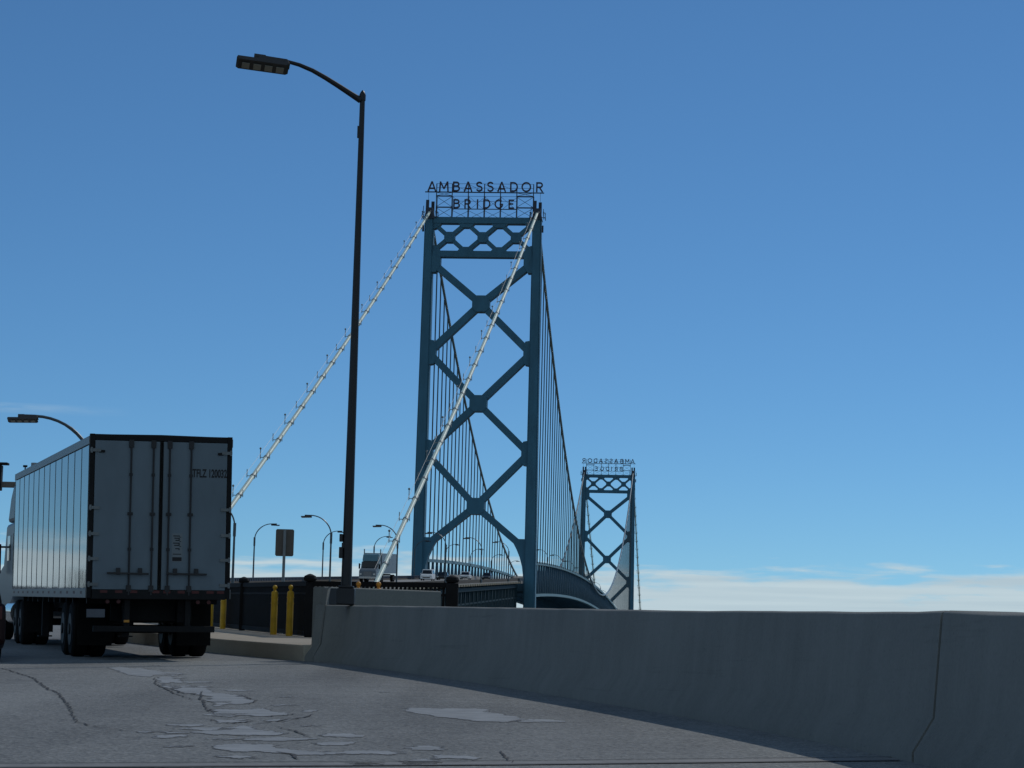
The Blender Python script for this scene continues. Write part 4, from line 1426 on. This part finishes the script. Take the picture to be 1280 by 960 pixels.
MB().bar((-1.1, 15.0, TT), (-1.1, 15.0, TT + 0.16), 0.03, 0.03).box((-1.1, 15.0, TT + 0.15), (0.1, 0.06, 0.05)).build('marker_lamp', 'black', tk)


def car(parent, L, Wd, Ht, body, gap=0.22, van=False):
    """ordinary car facing -Y: lower body, glasshouse with windows, lamps, four wheels"""
    h2 = Ht * 0.56
    lo = [(0, gap + .1), (-0.0, h2 * 0.75), (0.10, h2 * 0.9), (L * 0.24, h2), (L * 0.97, h2 * 1.02), (L, h2 * 0.85), (L, gap + .1), (L * 0.94, gap), (L * 0.06, gap)]
    b = cab_profile(MB(), lo, Wd).build('body', body, parent, bevel=0.07)
    a0, a1, a2, a3 = (L * 0.22, L * 0.36, L * 0.90, L * 0.97) if van else (L * 0.25, L * 0.42, L * 0.72, L * 0.90)
    w1, w2 = Wd / 2 - 0.05, Wd / 2 - 0.2
    z0, z1 = h2 - 0.02, Ht
    MB().loft([[(-w1, a0, z0), (w1, a0, z0), (w1, a3, z0), (-w1, a3, z0)], [(-w2, a1, z1), (w2, a1, z1), (w2, a2, z1), (-w2, a2, z1)]]).build('roof', body, parent, bevel=0.06)
    f = lambda t, x: (x * (w1 + (w2 - w1) * t - 0.09), a0 + (a1 - a0) * t - 0.012, z0 + (z1 - z0) * t)
    MB().add([f(.12, -1), f(.12, 1), f(.84, 1), f(.84, -1)] + [tuple(Vector(f(a, x)) + Vector((0, 0.03, 0))) for a, x in ((.12, -1), (.12, 1), (.84, 1), (.84, -1))],
             [(0, 1, 2, 3), (7, 6, 5, 4), (0, 4, 5, 1), (1, 5, 6, 2), (2, 6, 7, 3), (3, 7, 4, 0)]).build('windscreen', 'glass', parent)
    f = lambda t, x: (x * (w1 + (w2 - w1) * t - 0.09), a3 + (a2 - a3) * t + 0.012, z0 + (z1 - z0) * t)
    MB().add([f(.12, -1), f(.12, 1), f(.84, 1), f(.84, -1)] + [tuple(Vector(f(a, x)) + Vector((0, -0.03, 0))) for a, x in ((.12, -1), (.12, 1), (.84, 1), (.84, -1))],
             [(0, 1, 2, 3), (7, 6, 5, 4), (0, 4, 5, 1), (1, 5, 6, 2), (2, 6, 7, 3), (3, 7, 4, 0)]).build('rear_window', 'glass', parent)
    for sd in (-1, 1):
        def g_(t, y):
            return (sd * (w1 + (w2 - w1) * t + 0.008), y, z0 + (z1 - z0) * t)
        ys = (a0 + 0.35, a3 - 0.3, a2 - 0.12, a1 + 0.1)
        q = [g_(.15, ys[0]), g_(.15, ys[1]), g_(.82, ys[2]), g_(.82, ys[3])]
        MB().add(q + [tuple(Vector(p) - Vector((sd * 0.03, 0, 0))) for p in q], [(0, 1, 2, 3), (7, 6, 5, 4), (0, 4, 5, 1), (1, 5, 6, 2), (2, 6, 7, 3), (3, 7, 4, 0)]).build('side_window', 'glass', parent)
        MB().box((sd * (Wd / 2 - 0.25), -0.01, h2 * 0.74), (0.34, 0.08, 0.14)).build('headlight', 'lampglass', parent, bevel=0.02)
        MB().box((sd * (Wd / 2 - 0.17), L, h2 * 0.85), (0.2, 0.06, 0.22)).build('tail_light', 'red', parent, bevel=0.01)
        MB().box((sd * (Wd / 2 + 0.08), a0 + 0.35, h2 + 0.08), (0.16, 0.09, 0.13)).build('mirror', body, parent, bevel=0.02)
        for y in (L * 0.19, L * 0.8):
            wheel(parent, (sd * (Wd / 2 - 0.12), y, 0.33), 0.33, 0.22)
    MB().box((0, -0.015, h2 * 0.52), (Wd * 0.62, 0.04, 0.14)).build('grille', 'black', parent)


# cars and a truck coming towards the camera on the left lanes of the approach


def on_deck(name, label, cat, t, s, group=None):
    u = t - HALF
    o = bthing(name, label, cat, u, s, zdeck(u) + 0.0, group=group)
    o.rotation_euler = (math.atan(0.0465), 0, -PSI)
    return o


c = on_deck('car', 'white sport utility car coming down the bridge beside the near tower left leg', 'car', -53.5, -2.6, 'oncoming cars on the bridge')
car(c, 4.7, 1.95, 1.85, 'white', van=True)
c = on_deck('car', 'dark low car just right of the white car coming down the bridge', 'car', -31, -2.6, 'oncoming cars on the bridge')
car(c, 4.6, 1.85, 1.42, 'carblack')
c = on_deck('car', 'white car between the near tower legs, farther up the bridge deck', 'car', 8, -2.6, 'oncoming cars on the bridge')
car(c, 4.6, 1.85, 1.5, 'white')
c = on_deck('car', 'dark grey car between the tower legs, farthest of the oncoming cars', 'car', 52, -2.6, 'oncoming cars on the bridge')
car(c, 4.6, 1.85, 1.5, 'carblue')
tr2 = on_deck('semi_truck', 'white semi truck coming down the bridge behind the right backstay foot', 'truck', -116, -3.4)
cab_profile(MB(), [(0, 0.6), (0, 1.5), (0.3, 1.75), (1.7, 1.95), (2.4, 2.85), (4.6, 2.95), (4.6, 0.9)], 2.4).build('cab', 'cabpaint', tr2, bevel=0.1)
cab_profile(MB(), [(2.6, 2.9), (3.4, 3.85), (4.6, 3.95), (4.6, 2.9)], 2.3).build('roof_fairing', 'chord', tr2, bevel=0.1)
MB().prism([(1.68, 2.0), (2.36, 2.83), (2.30, 2.87), (1.62, 2.04)], -1.0, 1.0, lambda u, v, w: (w, u, v)).build('windscreen', 'glass', tr2)
MB().box((0, -0.02, 1.1), (1.1, 0.05, 0.75)).build('grille', 'rail', tr2)
MB().box((0, -0.1, 0.62), (2.35, 0.2, 0.28)).build('bumper', 'chrome', tr2, bevel=0.03)
MB().box((0.0, 13.0, 2.62), (2.6, 16.0, 2.85)).build('trailer_body', 'door', tr2, bevel=0.03)
MB().box((0.0, 11, 1.0), (1.0, 19, 0.25)).build('chassis', 'black', tr2)
for sd in (-1, 1):
    MB().box((sd * 1.4, 1.75, 2.2), (0.22, 0.1, 0.75)).bar((sd * 1.15, 1.75, 2.4), (sd * 1.4, 1.75, 2.4), 0.05, 0.05).build('mirror', 'black', tr2)
    MB().box((sd * 0.95, -0.03, 1.1), (0.3, 0.1, 0.22)).build('headlight', 'lampglass', tr2)
    MB().tube([(sd * 1.15, 4.5, 1.2), (sd * 1.15, 4.5, 4.6)], 0.08, 8).build('exhaust_stack', 'galv', tr2)
    for y in (1.3, 5.6, 6.9, 18.0, 19.3):
        wheel(tr2, (sd * 1.02, y, 0.52), 0.52, 0.42)

# dark car in the lane to the left, only its rear corner in view
cx, cy = -9.39, 41.2
mwc = MW.copy()
mwc.translation = Vector((cx, cy, zr(cx, cy)))
cr = thing('car', 'dark maroon car cut off by the left edge, only its rear corner showing', 'car', mw=mwc @ Matrix.Rotation(math.pi, 4, 'Z') @ Matrix.Translation((0, -4.7, 0)))
car(cr, 4.7, 1.95, 1.75, 'carmaroon', van=True)

# overhead mast arm ahead of the truck
ax_, ay_ = -16.05, 82.0
ma = thing('mast_arm', 'grey steel overhead mast arm with a dark box, reaching left from behind the trailer front', 'mast arm', (ax_, ay_, zr(ax_, ay_)))
MB().tube([(0, 0, 0), (0, 0, 5.6)], [0.16, 0.12], 12).build('post', 'galv', ma, smooth=True)
MB().bar((0.2, 0, 4.84), (-1.6, -0.15, 4.83), 0.2, 0.19).build('arm', 'signback', ma, bevel=0.01)
MB().box((-1.15 - 0.15, -0.15, 5.05), (0.5, 0.3, 0.85)).box((-1.3, -0.15, 5.53), (0.9, 0.34, 0.08)).build('signal_box', 'black', ma, bevel=0.02)

# wooded bank far to the left (only its reflection shows, in the trailer side)
wd_ = MB()
for k in range(900):
    a = R(random.uniform(-58, -14.5))
    d_ = random.uniform(230, 330)
    hgt = 25 + 3 * math.sin(a * 19) + 3 * math.sin(a * 47 + 1) + random.uniform(-3, 3)
    cz = -16 + hgt * random.uniform(0.1, 0.92)
    c = Vector((math.sin(a) * d_, math.cos(a) * d_, cz))
    r_ = random.uniform(1.6, 4.0)
    vs = []
    for i in range(3):
        for j in range(7):
            t = 2 * math.pi * (j + 0.5 * (i % 2)) / 7
            rr = r_ * (0.6, 1.0, 0.55)[i] * random.uniform(0.7, 1.25)
            vs.append(c + Vector((rr * math.cos(t), rr * math.sin(t), r_ * (-0.7, 0.0, 0.75)[i] * random.uniform(0.8, 1.2))))
    fs = []
    for i in range(2):
        for j in range(7):
            j2 = (j + 1) % 7
            fs += [(i * 7 + j, i * 7 + j2, (i + 1) * 7 + j2), (i * 7 + j, (i + 1) * 7 + j2, (i + 1) * 7 + j)]
    fs += [tuple(range(6, -1, -1)), tuple(range(14, 21))]
    wd_.add(vs, fs)
tag(wd_.build('woodland', 'leaf', None), kind='stuff')
